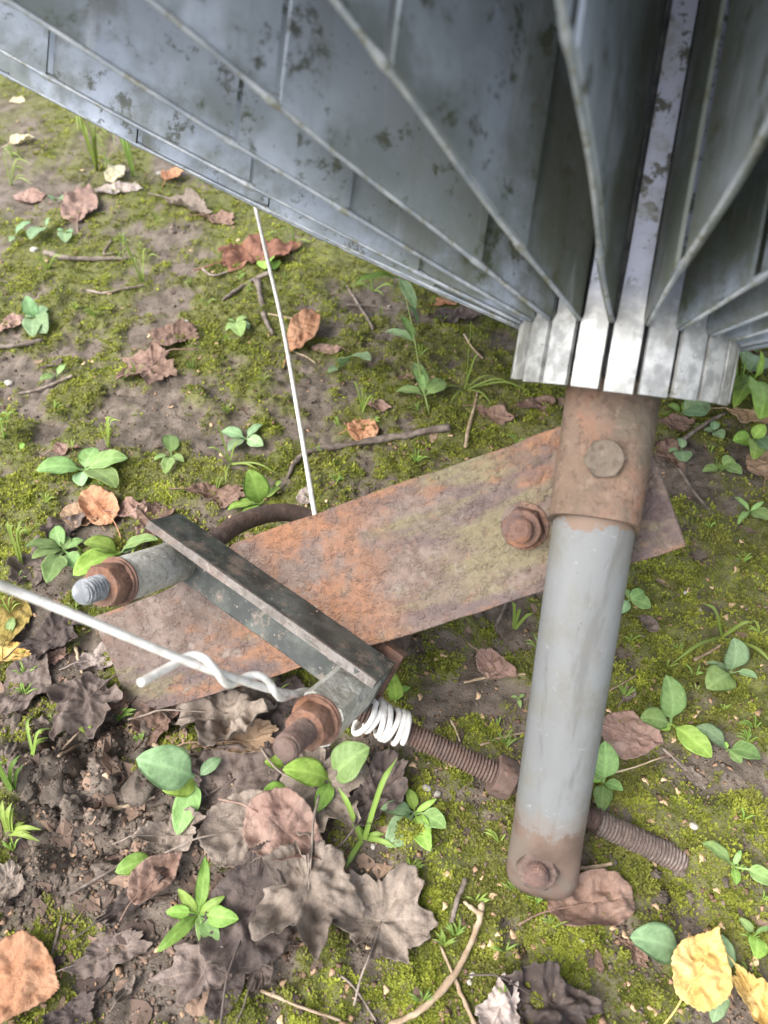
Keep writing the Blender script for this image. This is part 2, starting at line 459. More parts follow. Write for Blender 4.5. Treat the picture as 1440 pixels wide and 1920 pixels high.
def m_plain(name, a, b, sc=120, rough=.8, bs=.4, spec=.3):
    k = N(name)
    c = k.mix(k.ramp(k.noise(sc, 5), .38, .64), a, b)
    c = k.hsv(c, None, None, k.ramp(k.rnd(), 0, 1, .8, 1.2))
    return k.done(c, rough, bump=k.noise(sc * 6, 4), bs=bs, bd=.0008, spec=spec)

def m_wire():
    k = N('white_wire')
    c = k.mix(k.ramp(k.noise(150, 5), .45, .7), (.74, .72, .68), (.5, .47, .43))
    c = k.mix(k.ramp(k.noise(420, 5, .7, seed=4), .58, .68, 0, .6), c, (.28, .24, .2))
    return k.done(c, .5, bump=k.noise(500, 3), bs=.1, bd=.0005)

M = dict(
    soil=m_soil(), moss=m_moss(), crumb=m_crumb('soil_crumb', (.07, .05, .04), (.22, .17, .135)),
    scraps=m_crumb('rotten_leaf', (.07, .052, .045), (.30, .205, .15)),
    litter=m_crumb('leaf_crumb', (.12, .075, .055), (.42, .27, .17)),
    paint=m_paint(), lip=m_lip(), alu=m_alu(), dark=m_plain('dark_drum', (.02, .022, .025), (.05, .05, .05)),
    plate=m_plate(),
    sleeve=m_rust('rusty_sleeve', [(.155, .108, .078), (.165, .118, .09), (.10, .085, .064), (.225, .112, .07), (.17, .145, .085)], 50, 7),
    bolt=m_rust('rusty_bolt', [(.13, .075, .058), (.19, .112, .085), (.11, .075, .07), (.24, .11, .06), (.09, .06, .05)], 90, 3),
    nut=m_rust('rusty_nut', [(.19, .10, .07), (.25, .145, .105), (.15, .09, .07), (.28, .135, .075), (.16, .10, .085)], 90, 5),
    rod=m_rust('rusty_rod', [(.115, .078, .066), (.165, .118, .10), (.10, .076, .07), (.155, .09, .07), (.07, .052, .047)], 90, 9),
    headbolt=m_rust('brown_bolt_head', [(.125, .105, .082), (.15, .12, .095), (.12, .105, .08), (.16, .11, .08), (.125, .105, .075)], 60, 4),
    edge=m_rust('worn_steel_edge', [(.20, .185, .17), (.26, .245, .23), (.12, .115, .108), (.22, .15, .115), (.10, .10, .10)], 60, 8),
    mud=m_rust('muddy_metal', [(.17, .14, .125), (.26, .225, .205), (.07, .056, .052), (.20, .155, .13), (.04, .034, .034)], 60, 6),
    spacer=m_rust('galvanised_spacer', [(.46, .455, .41), (.55, .55, .51), (.36, .36, .30), (.46, .43, .35), (.30, .25, .20)], 60, 2, .6),
    zinc=m_plain('zinc_thread', (.13, .14, .15), (.25, .26, .27), 200, .55), bar=m_blackbar(), tube=m_tube(), wire=m_wire(),
    backwire=m_plain('grey_white_wire', (.42, .40, .37), (.56, .54, .50), 200, .55),
    twig=m_plain('twig_bark', (.13, .10, .082), (.26, .215, .18), 150), straw=m_plain('dry_stalk', (.28, .20, .13), (.42, .33, .23), 120),
    scale=m_plain('seed_scale', (.52, .33, .18), (.75, .56, .38), 300), grass=m_green('grass_blade', (.17, .27, .045), (.27, .38, .085)),
    stone=m_plain('pebble', (.35, .32, .28), (.5, .47, .42), 200),
    g1=m_green('seedling_leaf', (.235, .38, .115), (.33, .49, .18)), g2=m_green('bright_leaf', (.24, .41, .065), (.36, .54, .12)),
    g3=m_green('blue_green_leaf', (.27, .42, .205), (.36, .52, .28)), stem=m_plain('green_stem', (.18, .26, .07), (.3, .33, .14), 80),
)
L_ = dict(
    grey=((.28, .228, .185), (.40, .328, .27), (.13, .10, .082)), brown=((.225, .142, .105), (.30, .20, .155), (.12, .075, .058)),
    pink=((.37, .24, .195), (.45, .315, .255), (.24, .14, .11)), red=((.21, .095, .06), (.30, .155, .10), (.11, .05, .04)),
    dark=((.095, .072, .064), (.165, .128, .112), (.05, .039, .037)), yellow=((.76, .50, .155), (.84, .63, .27), (.52, .31, .09)),
    tan=((.44, .295, .185), (.52, .38, .26), (.27, .16, .095)), cream=((.70, .62, .40), (.80, .74, .54), (.5, .4, .22)),
    orange=((.50, .25, .135), (.56, .33, .20), (.29, .14, .08)), olive=((.36, .28, .07), (.46, .34, .10), (.2, .13, .06)),
    pale=((.44, .37, .33), (.54, .47, .43), (.3, .22, .19)), mauve=((.20, .155, .13), (.285, .225, .195), (.10, .074, .066)))
for k_, v_ in L_.items(): M['leaf_' + k_] = m_leaf('dead_leaf_' + k_, *v_)

# ------------------------------------------------------------------ the ground
def graded(a0, a1, fine, lo, hi, grow=1.035):
    c = list(np.arange(a0, a1, fine)); st = fine; v = c[-1]
    while v < hi: st = min(st * grow * (1.0 if st < .004 else 1.12), 40); v += st; c.append(v)
    st = fine; v = c[0]; pre = []
    while v > lo: st = min(st * grow * (1.0 if st < .004 else 1.12), 40); v -= st; pre.append(v)
    return np.array(pre[::-1] + c)
gx = graded(-.34, .36, .0018, -90, 90); gy = graded(.04, .62, .0018, -90, 90, 1.03)
X, Y = np.meshgrid(gx, gy); Z = height(X, Y)
nx, ny = len(gx), len(gy)
me = bpy.data.meshes.new('ground')
co_ = np.stack([X, Y, Z], -1).reshape(-1, 3).astype(np.float32)
idx = np.arange(nx * ny).reshape(ny, nx)
q = np.stack([idx[:-1, :-1], idx[:-1, 1:], idx[1:, 1:], idx[1:, :-1]], -1).reshape(-1, 4)
def fastmesh(me, V, Q, k):
    me.vertices.add(len(V)); me.vertices.foreach_set('co', np.asarray(V, np.float32).ravel())
    me.loops.add(Q.size); me.loops.foreach_set('vertex_index', Q.astype(np.int32).ravel())
    me.polygons.add(len(Q)); me.polygons.foreach_set('loop_start', np.arange(0, Q.size, k, dtype=np.int32))
    me.update(calc_edges=True)
fastmesh(me, co_, q, 4)
me.polygons.foreach_set('use_smooth', [True] * len(me.polygons))
a_ = me.attributes.new('moss', 'FLOAT', 'POINT'); a_.data.foreach_set('value', moss_mask(X, Y).ravel().astype(np.float32))
me.materials.append(M['soil'])
add('ground', me, kind='structure')

# ------------------------------------------------------------------ scatter: moss, crumbs, litter
rg = np.random.default_rng(4)
def in_view(n, seed):
    """random ground points spread evenly over the part of the ground near the camera"""
    r = np.random.default_rng(seed)
    px = r.uniform(-120, 1560, n); py = r.uniform(90, 2000, n)
    u, v = (px - 720) / F, (py - 960) / F
    dz = -v * UPV[2] + FWD[2]; t = H / -dz
    x = u * t; y = t * (-v * UPV[1] + FWD[1])
    return x, y, t
def tri_cloud(name, cx, cy, size, k, tone, mat, splay=.8, lift=0.0, label=None, cat=None):
    n = len(cx); r = np.random.default_rng(len(name))
    z0 = height(cx, cy)
    ang = r.uniform(0, 2 * np.pi, (n, k)); el = r.uniform(.15, 1.25, (n, k)); ln = size[:, None] * r.uniform(.6, 1.2, (n, k))
    dx, dy, dz = np.cos(ang) * np.cos(el), np.sin(ang) * np.cos(el), np.sin(el)
    base = np.stack([cx, cy, z0 + lift], -1)[:, None, :] + np.stack([r.normal(0, .25, (n, k)), r.normal(0, .25, (n, k)), np.zeros((n, k))], -1) * size[:, None, None]
    tip = base + np.stack([dx, dy, dz], -1) * ln[..., None]
    wv = np.stack([-np.sin(ang), np.cos(ang), np.zeros_like(ang)], -1) * (ln * .28)[..., None]
    mid = base * .5 + tip * .5
    V = np.stack([base, mid + wv, tip, mid - wv], 2).reshape(-1, 3)
    Q = np.arange(n * k * 4).reshape(-1, 4)
    me = bpy.data.meshes.new(name); fastmesh(me, V, Q, 4)
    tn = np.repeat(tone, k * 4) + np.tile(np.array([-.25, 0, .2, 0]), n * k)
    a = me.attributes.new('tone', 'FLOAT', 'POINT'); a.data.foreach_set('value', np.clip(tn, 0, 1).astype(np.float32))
    me.materials.append(mat)
    add(name, me, label=label, cat=cat, kind='stuff')
mx, my, mt = in_view(330000, 1)
mk = moss_mask(mx, my); keep = rg.random(len(mx)) < mk * (.25 + .75 * sstep(.35, .6, fbm(mx, my, .012, 61, 3)))
mx, my, mt = mx[keep], my[keep], mt[keep]
tone = np.clip(fbm(mx, my, .03, 71, 3) * 1.3 - .25 + 1.5 * (fbm(mx, my, .006, 75, 2) - .5) + rg.normal(0, .12, len(mx)), 0, 1)
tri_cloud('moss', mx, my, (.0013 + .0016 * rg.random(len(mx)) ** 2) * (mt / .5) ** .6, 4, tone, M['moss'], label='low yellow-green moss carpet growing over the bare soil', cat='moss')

def chunk_cloud(name, cx, cy, size, tone, mat, flat=1.0, label=None, cat=None, lift=.3):
    """irregular little polyhedra"""
    n = len(cx); r = np.random.default_rng(7 + len(name))
    oct_ = np.array([[1, 0, 0], [0, 1, 0], [-1, 0, 0], [0, -1, 0], [0, 0, 1], [0, 0, -1]], float)
    f3 = np.array([[0, 1, 4], [1, 2, 4], [2, 3, 4], [3, 0, 4], [1, 0, 5], [2, 1, 5], [3, 2, 5], [0, 3, 5]])
    V = oct_[None] * r.uniform(.5, 1.2, (n, 6, 1)) + r.normal(0, .18, (n, 6, 3))
    V[:, :, 2] *= flat
    a = r.uniform(0, 6.28, n); ca, sa = np.cos(a)[:, None], np.sin(a)[:, None]
    tl = r.normal(0, .35, (n, 1))
    x = V[:, :, 0] * ca - V[:, :, 1] * sa; y = V[:, :, 0] * sa + V[:, :, 1] * ca; z = V[:, :, 2] + x * tl
    V = np.stack([x, y, z], -1) * size[:, None, None] + np.stack([cx, cy, height(cx, cy) + size * lift * flat + .0004], -1)[:, None]
    Q = (f3[None] + (np.arange(n) * 6)[:, None, None]).reshape(-1, 3)
    me = bpy.data.meshes.new(name); fastmesh(me, V.reshape(-1, 3), Q, 3)
    at_ = me.attributes.new('tone', 'FLOAT', 'POINT'); at_.data.foreach_set('value', np.repeat(tone, 6).astype(np.float32))
    me.materials.append(mat)
    add(name, me, label=label, cat=cat, kind='stuff')
kx, ky, kt = in_view(26000, 2)
kk = rg.random(len(kx)) < (1 - .8 * moss_mask(kx, ky)); kx, ky = kx[kk], ky[kk]
# extra lumps on the dug heap
hx = HEAP[0] + rg.normal(0, .04, 3500); hy = HEAP[1] + rg.normal(0, .034, 3500)
sz = np.concatenate([.0004 + .0014 * rg.random(len(kx)) ** 3, .0004 + .0022 * rg.random(3500) ** 5])
chunk_cloud('soil_crumbs', np.concatenate([kx, hx]), np.concatenate([ky, hy]), sz, rg.random(len(sz)), M['crumb'], .7, 'loose brown crumbs of soil scattered between the moss', 'soil crumbs')
lx, ly, lt = in_view(5200, 3)
chunk_cloud('leaf_fragments', lx, ly, .0007 + .0022 * rg.random(len(lx)) ** 3, rg.random(len(lx)), M['litter'], .09, 'tiny broken bits of dry leaf strewn over the ground', 'leaf litter', 1.0)

def clods():
    r = np.random.default_rng(15); n = 130; nr, sg = 13, 18; VV = []; QQ = []; T = []
    th = np.linspace(0, np.pi, nr)[:, None]; ph = (np.arange(sg) * 2 * np.pi / sg)[None]
    for i in range(n):
        if i < 95: x, y = HEAP[0] + r.normal(0, .036), HEAP[1] + r.normal(0, .030)
        else:
            q_ = flat_px(*[(1262, 1650), (330, 440), (160, 1680), (60, 240)][i % 4]); x, y = q_[0] + r.normal(0, .014), q_[1] + r.normal(0, .014)
        sz = .0016 + .0058 * r.random() ** 2.4 * (1 if i < 95 else .6)
        X_ = np.sin(th) * np.cos(ph); Y_ = np.sin(th) * np.sin(ph); Z_ = np.cos(th) + 0 * ph
        o_ = r.uniform(0, 50)
        k_ = .50 + .85 * np.abs(2 * vn(X_ * 1.3 + o_, Y_ * 1.3 + Z_ * 1.7, .8, i) - 1) + .55 * np.abs(2 * vn(X_ * 1.2 + Z_ + o_, Y_ - Z_, .42, i + 3) - 1) + .16 * vn(X_ + o_ * 2, Y_ + Z_ * 1.1, .16, i)
        asp = r.uniform(.7, 1.3)
        P = np.stack([X_ * k_ * sz * asp, Y_ * k_ * sz / asp, Z_ * k_ * sz * .6], -1).reshape(-1, 3) + np.array([x, y, float(height(x, y)) - sz * .12])
        b_ = i * nr * sg
        for a in range(nr - 1):
            for j in range(sg): QQ.append((b_ + a * sg + j, b_ + (a + 1) * sg + j, b_ + (a + 1) * sg + (j + 1) % sg, b_ + a * sg + (j + 1) % sg))
        VV.append(P)
    me = mesh('soil_clods', np.concatenate(VV), QQ, M['soil'], True)
    add('soil_clods', me, label='heap of lumpy brown clods of freshly dug soil', cat='soil', kind='stuff')
clods()
def flakes():
    r = np.random.default_rng(33); V = []; Fc = []; T = []
    for i in range(520):
        if i < 330: px, py = r.normal(330, 210), r.normal(1600, 190)
        else: px, py = r.uniform(0, 1440), r.uniform(200, 1900)
        if not (-60 < px < 1500 and 160 < py < 1960): continue
        c = flat_px(px, py); L = (.0025 + .0075 * r.random() ** 2) * (1 if i < 330 else .65); n = 9; a0 = r.uniform(0, 6.28); asp = r.uniform(.35, .8)
        ang = np.arange(n) * 2 * np.pi / n; rad = r.uniform(.55, 1.1, n)
        x = np.cos(ang) * rad * L; y = np.sin(ang) * rad * L * asp
        xs = c[0] + x * math.cos(a0) - y * math.sin(a0); ys = c[1] + x * math.sin(a0) + y * math.cos(a0)
        z = height(xs, ys) + .0006 + r.uniform(0, .35, n) * L * .5; zc = float(height(c[0], c[1])) + .0009
        b_ = len(V); V.append((c[0], c[1], zc)); V += list(zip(xs, ys, z)); V.append((c[0], c[1], zc - .0003)); V += list(zip(xs, ys, z - .0003))
        for j in range(n):
            j2 = (j + 1) % n
            Fc += [(b_, b_ + 1 + j, b_ + 1 + j2), (b_ + n + 1, b_ + n + 2 + j2, b_ + n + 2 + j), (b_ + 1 + j, b_ + n + 2 + j, b_ + n + 2 + j2, b_ + 1 + j2)]
        T += [r.random() ** 1.5] * (2 * n + 2)
    add('leaf_scraps', mesh('leaf_scraps', V, Fc, M['scraps'], False, {'tone': T}), label='torn scraps of rotting brown leaf matted over the soil', cat='leaf litter', kind='stuff')
flakes()

# ------------------------------------------------------------------ the ribbed dish and its mount: one bolted-together thing
K = .928
hubc = EYE + K * (0.1114 * RGT + .0731 * UPV + .3611 * FWD)
def camvec(v): return v[0] * RGT - v[1] * UPV + v[2] * FWD
dz_ = camvec((.1326, -.9818, -.1357)); dx_ = camvec((-.2779, .0946, -.9559)); dy_ = camvec((.9514, .1645, -.2603))
dz_ /= np.linalg.norm(dz_); dx_ -= dz_ * np.dot(dx_, dz_); dx_ /= np.linalg.norm(dx_)
dyy = np.cross(dz_, dx_); SGN = 1 if np.dot(dyy, dy_) > 0 else -1
dish = bpy.data.objects.new('ribbed_dish', None); C.objects.link(dish)
MW = Matrix((( dx_[0], dyy[0], dz_[0], hubc[0]), (dx_[1], dyy[1], dz_[1], hubc[1]), (dx_[2], dyy[2], dz_[2], hubc[2]), (0, 0, 0, 1)))
dish.matrix_world = MW; dish.empty_display_size = .05
dish['label'] = 'grey ribbed metal dish with radial fins bolted to a rusty pipe and plate mount'; dish['category'] = 'dish'
RM = np.array([dx_, dyy, dz_])
def loc(V): return (np.asarray(V, float) - hubc) @ RM.T
NR = 22; R0 = .04917 * K; RIM = .40; PH = .15569
def s_out(r): t = r / K - .04917; return K * (.00812 + .31327 * t + .13096 * t * t)
def s_pan(r): t = np.clip((r - R0) / (RIM - R0), 0, 1); return s_out(r) + .125 * (1 - t) ** 1.1 + .022
def part(name, mb, mat, parent=dish, world=False, smooth=True, attrs=None, label=None):
    V = loc(mb.V) if world else np.array(mb.V)
    inv = PLM.inverted() if parent.name.startswith('mounting_plate') else None
    o = add(name, mesh(name, V, mb.F, mat, smooth, attrs), parent)
    if inv is not None: o.matrix_parent_inverse = inv
    if label: o['label'] = label
    return o

def sharp(o, ang=40):
    o.data.set_sharp_from_angle(angle=R(ang)); return o

# drum behind the strips
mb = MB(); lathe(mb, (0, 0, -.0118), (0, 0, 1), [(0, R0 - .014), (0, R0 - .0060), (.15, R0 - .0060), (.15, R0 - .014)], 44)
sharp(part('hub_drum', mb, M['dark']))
# strips of the hub
rs = random.Random(5)
for k in range(NR):
    a = SGN * (PH + 2 * math.pi / NR * (k + .5)); ca, sa = math.cos(a), math.sin(a)
    er = np.array([ca, sa, 0]); et = np.array([-sa, ca, 0]); ez = np.array([0, 0, 1.0])
    hw = R0 * math.tan(math.pi / NR) - .0012; up_ = .0030 * (1 - ca)
    prof = [(-.0182 + up_ + rs.uniform(-.0004, .0004), R0 * math.cos(math.pi / NR) + rs.uniform(0, .0006), hw), (-.004, R0 * math.cos(math.pi / NR) + .0004, hw), (.0070, R0 * math.cos(math.pi / NR) + .0002, hw), (.010, R0 * .985 - .0006, hw * .9),
            (.03, R0 - .001, hw * .82), (.07, R0 - .0005, hw * .8), (.145, R0 + .001, hw * .8)]
    V = []
    for (s, r, h_) in prof:
        for (dr, tt) in ((0, -1), (0.0004, 0), (0, 1), (-.002, 1), (-.002, -1)):
            V.append(er * (r + dr) + et * h_ * tt + ez * s)
    Fc = [(i * 5 + j, i * 5 + (j + 1) % 5, (i + 1) * 5 + (j + 1) % 5, (i + 1) * 5 + j) for i in range(len(prof) - 1) for j in range(5)] + [(4, 3, 2, 1, 0)]
    mb = MB(); mb.put(V, Fc); sharp(part('hub_strip', mb, M['alu']), 50)
# ribs: a folded lip with sheet segments, and the petals that close the bowl
BRK = [R0 - .001, .0885, .169, .25, .325, RIM]
for k in range(NR):
    a = SGN * (PH + 2 * math.pi / NR * k); ca, sa = math.cos(a), math.sin(a)
    er = np.array([ca, sa, 0]); et = np.array([-sa, ca, 0]); ez = np.array([0, 0, 1.0])
    br = list(BRK); 
    for q_ in range(1, 5): br[q_] += rs.uniform(-.004, .004)
    if k == NR - 4: br[1] = .128
    rr = np.linspace(R0 + .0005, RIM, 40)
    wob = np.array([.0006 * math.sin(r * 60 + k * 2.1) for r in rr])
    P = np.array([er * r + et * w_ + ez * s_out(r) for r, w_ in zip(rr, wob)])
    rad = np.array([.00125 + .0007 * max(math.exp(-((r - b_ - .002) / .0035) ** 2) for b_ in br[1:5]) for r in rr])
    mb = MB(); 
    rr2 = np.unique(np.concatenate([rr] + [[b_ - .003, b_, b_ + .003, b_ + .006] for b_ in br[1:5]]))
    P = np.array([er * r + et * .0006 * math.sin(r * 60 + k * 2.1) + ez * s_out(r) for r in rr2])
    rad = np.array([.00092 + .0007 * max(math.exp(-((r - b_ - .002) / .0035) ** 2) for b_ in br[1:5]) for r in rr2])
    tube(mb, P, rad, 8)
    rib = part('rib', mb, M['lip'])
    for j in range(5):
        r0, r1 = br[j] + (.0016 if j else 0), br[j + 1] - (.0002 if j < 4 else 0)
        off = (.0013 if j % 2 else -.0009); V = []; nn = 9
        for r in np.linspace(r0, r1, nn):
            o_ = off + .0006 * math.sin(r * 60 + k * 2.1)
            lo, hi = s_out(r) + .0002, s_pan(r) - .0002
            for q_ in range(5):
                s = lo + (hi - lo) * q_ / 4
                bow = .0012 * math.sin(math.pi * q_ / 4) * math.sin((r - r0) / (r1 - r0) * math.pi) * (1 if (k + j) % 2 else -1)
                V.append(er * r + et * (o_ + bow + .0007) + ez * s)
            for q_ in range(5)[::-1]:
                s = lo + (hi - lo) * q_ / 4
                bow = .0012 * math.sin(math.pi * q_ / 4) * math.sin((r - r0) / (r1 - r0) * math.pi) * (1 if (k + j) % 2 else -1)
                V.append(er * r + et * (o_ + bow - .0007) + ez * s)
        Fc = [(i * 10 + q_, i * 10 + (q_ + 1) % 10, (i + 1) * 10 + (q_ + 1) % 10, (i + 1) * 10 + q_) for i in range(nn - 1) for q_ in range(10)]
        Fc += [tuple(range(10))[::-1], tuple((nn - 1) * 10 + q_ for q_ in range(10))]
        mb = MB(); mb.put(V, Fc); sharp(part('rib_segment', mb, M['paint'], rib))
    V = []; nn = 16; a2 = SGN * 2 * math.pi / NR
    for i, r in enumerate(np.linspace(R0 + .0015, RIM, nn)):
        for q_ in range(5):
            b_ = a + a2 * (q_ * .996 + .008) / 4
            V.append((math.cos(b_) * r, math.sin(b_) * r, s_pan(r)))
    n0 = len(V); V += [(x, y, z + .0016) for (x, y, z) in V]
    Fc = []
    for i in range(nn - 1):
        for q_ in range(4):
            f_ = (i * 5 + q_, i * 5 + q_ + 1, (i + 1) * 5 + q_ + 1, (i + 1) * 5 + q_)
            Fc += [f_, tuple(v + n0 for v in f_)[::-1]]
        for e_ in (0, 4): Fc.append((i * 5 + e_, (i + 1) * 5 + e_, (i + 1) * 5 + e_ + n0, i * 5 + e_ + n0))
    for e_ in range(4): Fc += [(e_, e_ + 1, e_ + 1 + n0, e_ + n0), ((nn - 1) * 5 + e_, (nn - 1) * 5 + e_ + 1, (nn - 1) * 5 + e_ + 1 + n0, (nn - 1) * 5 + e_ + n0)]
    mb = MB(); mb.put(V, Fc); sharp(part('petal', mb, M['paint']))

# --- sleeve under the hub
def sweep(P, hw, hd, n_exp, toward, seg=32, name_attr=False):
    """section swept along P; half width hw, half depth hd, superellipse exponent; 'toward' = direction of the depth axis"""
    V = []; A = []; n = len(P)
    T = np.gradient(np.asarray(P), axis=0)
    for i in range(n):
        t = T[i] / np.linalg.norm(T[i]); d = toward - t * np.dot(toward, t); d /= np.linalg.norm(d); x = np.cross(t, d)
        for j in range(seg):
            a = 2 * math.pi * j / seg; c, s = math.cos(a), math.sin(a); e = 2 / n_exp[i]
            V.append(P[i] + x * hw[i] * math.copysign(abs(c) ** e, c) + d * hd[i] * math.copysign(abs(s) ** e, s)); A.append(i / (n - 1))
    Fc = [(i * seg + j, i * seg + (j + 1) % seg, (i + 1) * seg + (j + 1) % seg, (i + 1) * seg + j) for i in range(n - 1) for j in range(seg)]
    return V, Fc, A
toc = -camvec((.28, 0, 1.0)); toc /= np.linalg.norm(toc)
A0, A1 = at(1152, 722, .336), at(1113, 984, .3265)
ts = np.linspace(0, 1, 14); P = [A0 * (1 - t) + A1 * t for t in ts]
seg = 32
Vo, Fo, _ = sweep(P, [.0200 - .0012 * t for t in ts], [.0182] * 14, [2.9] * 14, toc)
Vi, Fi, _ = sweep(P[::-1], [.0178 - .0012 * t for t in ts[::-1]], [.0164] * 14, [2.7] * 14, toc)
# inner wall faces the other way: index ring matching done by reversing the order of points
Vi = np.array(Vi).reshape(14, seg, 3)[::-1].reshape(-1, 3)
mb = MB(); mb.put(Vo, Fo); n0 = len(Vo)
def _near(i):  # pair each outer vertex of a ring with the nearest inner one
    o_ = np.array(Vo).reshape(14, seg, 3)[i]; q_ = Vi.reshape(14, seg, 3)[i]
    k0 = int(np.argmin(np.linalg.norm(q_ - o_[0], axis=1)))
    k1 = int(np.argmin(np.linalg.norm(q_ - o_[1], axis=1)))
    st = 1 if (k1 - k0) % seg == 1 else -1
    return [(k0 + st * j) % seg for j in range(seg)]
ordr = _near(13)
Vi2 = np.array([Vi.reshape(14, seg, 3)[i][ordr] for i in range(14)]).reshape(-1, 3)
mb.put(Vi2, [f_[::-1] for f_ in Fo])
mb.F += [(13 * seg + j, 13 * seg + (j + 1) % seg, n0 + 13 * seg + (j + 1) % seg, n0 + 13 * seg + j) for j in range(seg)]
mb.F += [(j, (j + 1) % seg, n0 + (j + 1) % seg, n0 + j) for j in range(seg)]
sleeve = sharp(part('sleeve', mb, M['sleeve'], world=True), 50)
bo = at(1133, 866, .330) + toc * .0178
mb = MB(); hexnut(mb, bo - toc * .0002, toc, .0148, .0042, rot=.3); sharp(part('bolt_head', mb, M['headbolt'], sleeve, True), 35)
# --- the grey pipe
B0, B1 = at(1120, 940, .3275), at(1011, 1668, .3905)
n = 40; ts = np.linspace(0, 1, n); P = [B0 * (1 - t) + B1 * t for t in ts]
fl = sstep(.80, .93, ts); end = np.clip((ts - .93) / .07, 0, 1)
hw = .0172 * (1 + .03 * fl) * np.sqrt(np.clip(1 - .62 * end ** 2.6, .02, 1)); hd = .0165 * (1 - fl) + .0095 * fl - .004 * end ** 3
Vt, Ft, At = sweep(P, hw, hd, 2 + fl * 1.4, toc)
Ft.append(tuple(range(32))[::-1]); Ft.append(tuple((n - 1) * 32 + j for j in range(32)))
mb = MB(); mb.put(Vt, Ft); tubeo = part('support_pipe', mb, M['tube'], world=True, attrs={'along': At})
sharp(tubeo, 60)
eo = at(1012, 1606, .3855) + toc * .0085
td = toc + .10 * camvec((-.25, .9, 0)); td /= np.linalg.norm(td)
mb = MB(); lathe(mb, eo - td * .001, td, [(0, .0098), (.0016, .0098), (.0018, .0092)], 24); w_ = part('washer', mb, M['bolt'], tubeo, True); sharp(w_)
mb = MB(); hexnut(mb, eo + td * .0008, td, .0180, .0066, rot=.2); sharp(part('nut', mb, M['rod'], tubeo, True), 35)
mb = MB(); thread(mb, eo + td * .006, td, .0070, .0060, .0013, .6, 3); sharp(part('bolt', mb, M['bolt'], tubeo, True))

# --- plate: plane .37 x - .15 y + z = PC in camera coordinates
PN = camvec((-.37, .15, -1)); PN /= np.linalg.norm(PN); PC = .3815
def pz(px, py, lift=0): return (PC) / (.37 * (px - 720) / F - .15 * (py - 960) / F + 1)
def pp(px, py, lift=0.0): return at(px, py, pz(px, py)) + PN * lift
out = [(172, 1158), (250, 1341), (330, 1322), (480, 1279), (700, 1210), (860, 1160), (1040, 1103), (1180, 1058), (1287, 1024), (1262, 955), (1226, 860), (1180, 792), (1110, 786), (1050, 800), (860, 868), (640, 945), (436, 1020), (390, 1062), (300, 1112)]
Pt = []
rs = random.Random(3)
for i in range(len(out)):                       # subdivide the outline a little and roughen it
    a, b = np.array(out[i], float), np.array(out[(i + 1) % len(out)], float)
    m = max(1, int(np.linalg.norm(b - a) / 45))
    for j in range(m):
        t = j / m; q_ = a * (1 - t) + b * t
        Pt.append(q_ + (0 if j == 0 else 1) * np.array([rs.uniform(-1.8, 1.8), rs.uniform(-1.8, 1.8)]))
TH = .0050
front = [pp(x, y, 0) for x, y in Pt]; cen = np.mean(front, 0)
fin = [p + (cen - p) / np.linalg.norm(cen - p) * .0007 for p in front]
V = fin + [p - PN * .0006 for p in front] + [p - PN * TH for p in front]; m = len(Pt)
Fc = [tuple(range(m))] + [(j + s * m, j + (s + 1) * m, (j + 1) % m + (s + 1) * m, (j + 1) % m + s * m) for s in (0, 1) for j in range(m)] + [tuple(2 * m + j for j in range(m))[::-1]]
px_ = pp(1180, 930) - pp(300, 1210); px_ /= np.linalg.norm(px_); py_ = np.cross(PN, px_)
pl_o = pp(720, 1080)
PLM = Matrix([[*(RM @ np.array([px_, py_, PN]).T)[i_], loc(pl_o)[i_]] for i_ in range(3)] + [[0, 0, 0, 1]])
Vl = (np.array(V) - pl_o) @ np.array([px_, py_, PN]).T
plate = sharp(add('mounting_plate', mesh('mounting_plate', Vl, Fc, M['plate'], True), dish), 30)
plate.matrix_local = PLM
bp = pp(984, 986, 0)
mb = MB(); lathe(mb, bp, PN, [(0, .0112), (.0014, .0112), (.0016, .0106)], 28); sharp(part('washer', mb, M['plate'], plate, True))
mb = MB(); hexnut(mb, bp + PN * .0012, PN, .0172, .0078, rot=.1); sharp(part('nut', mb, M['bolt'], plate, True), 35)
mb = MB(); thread(mb, bp + PN * .006, PN, .0105, .0058, .0014, .6, 8); sharp(part('bolt', mb, M['bolt'], plate, True))

# --- angle bar across the plate
e0, e1 = pp(338, 962), pp(742, 1243)
bd = (e1 - e0); BL = np.linalg.norm(bd); bd /= BL; bn = np.cross(PN, bd)
if np.dot(bn, camvec((-.57, .82, 0))) < 0: bn = -bn        # in the plate, towards lower left
t_ = .0040; Wf = .0315; Hs = .0275
prof = [(0, 0), (0, Hs - .0008), (.0008, Hs), (t_ - .0008, Hs), (t_, Hs - .0008), (t_, t_ + .0015), (t_ + .0015, t_), (Wf - .001, t_), (Wf, t_ - .001), (Wf, 0)]
V = []; nb = 14
for i in range(nb):
    for (a, b) in prof: V.append(e0 + bd * BL * i / (nb - 1) + bn * (a + rs.uniform(-.0002, .0002)) + PN * (b + .0002 + (rs.uniform(-.0002, .0002) if b > 0 else 0)))
k_ = len(prof)
Fc = [(i * k_ + j, i * k_ + (j + 1) % k_, (i + 1) * k_ + (j + 1) % k_, (i + 1) * k_ + j) for i in range(nb - 1) for j in range(k_)] + [tuple(range(k_))[::-1], tuple((nb - 1) * k_ + j for j in range(k_))]
mb = MB(); mb.put(V, Fc); bar = sharp(part('angle_bar', mb, M['bar'], world=True), 35)
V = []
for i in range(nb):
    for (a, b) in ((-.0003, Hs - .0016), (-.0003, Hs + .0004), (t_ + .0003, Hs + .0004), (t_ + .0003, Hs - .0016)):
        V.append(e0 + bd * (BL * i / (nb - 1)) * 1.0 + bn * (a + rs.uniform(-.0002, .0002)) + PN * (b + rs.uniform(-.0003, .0003)))
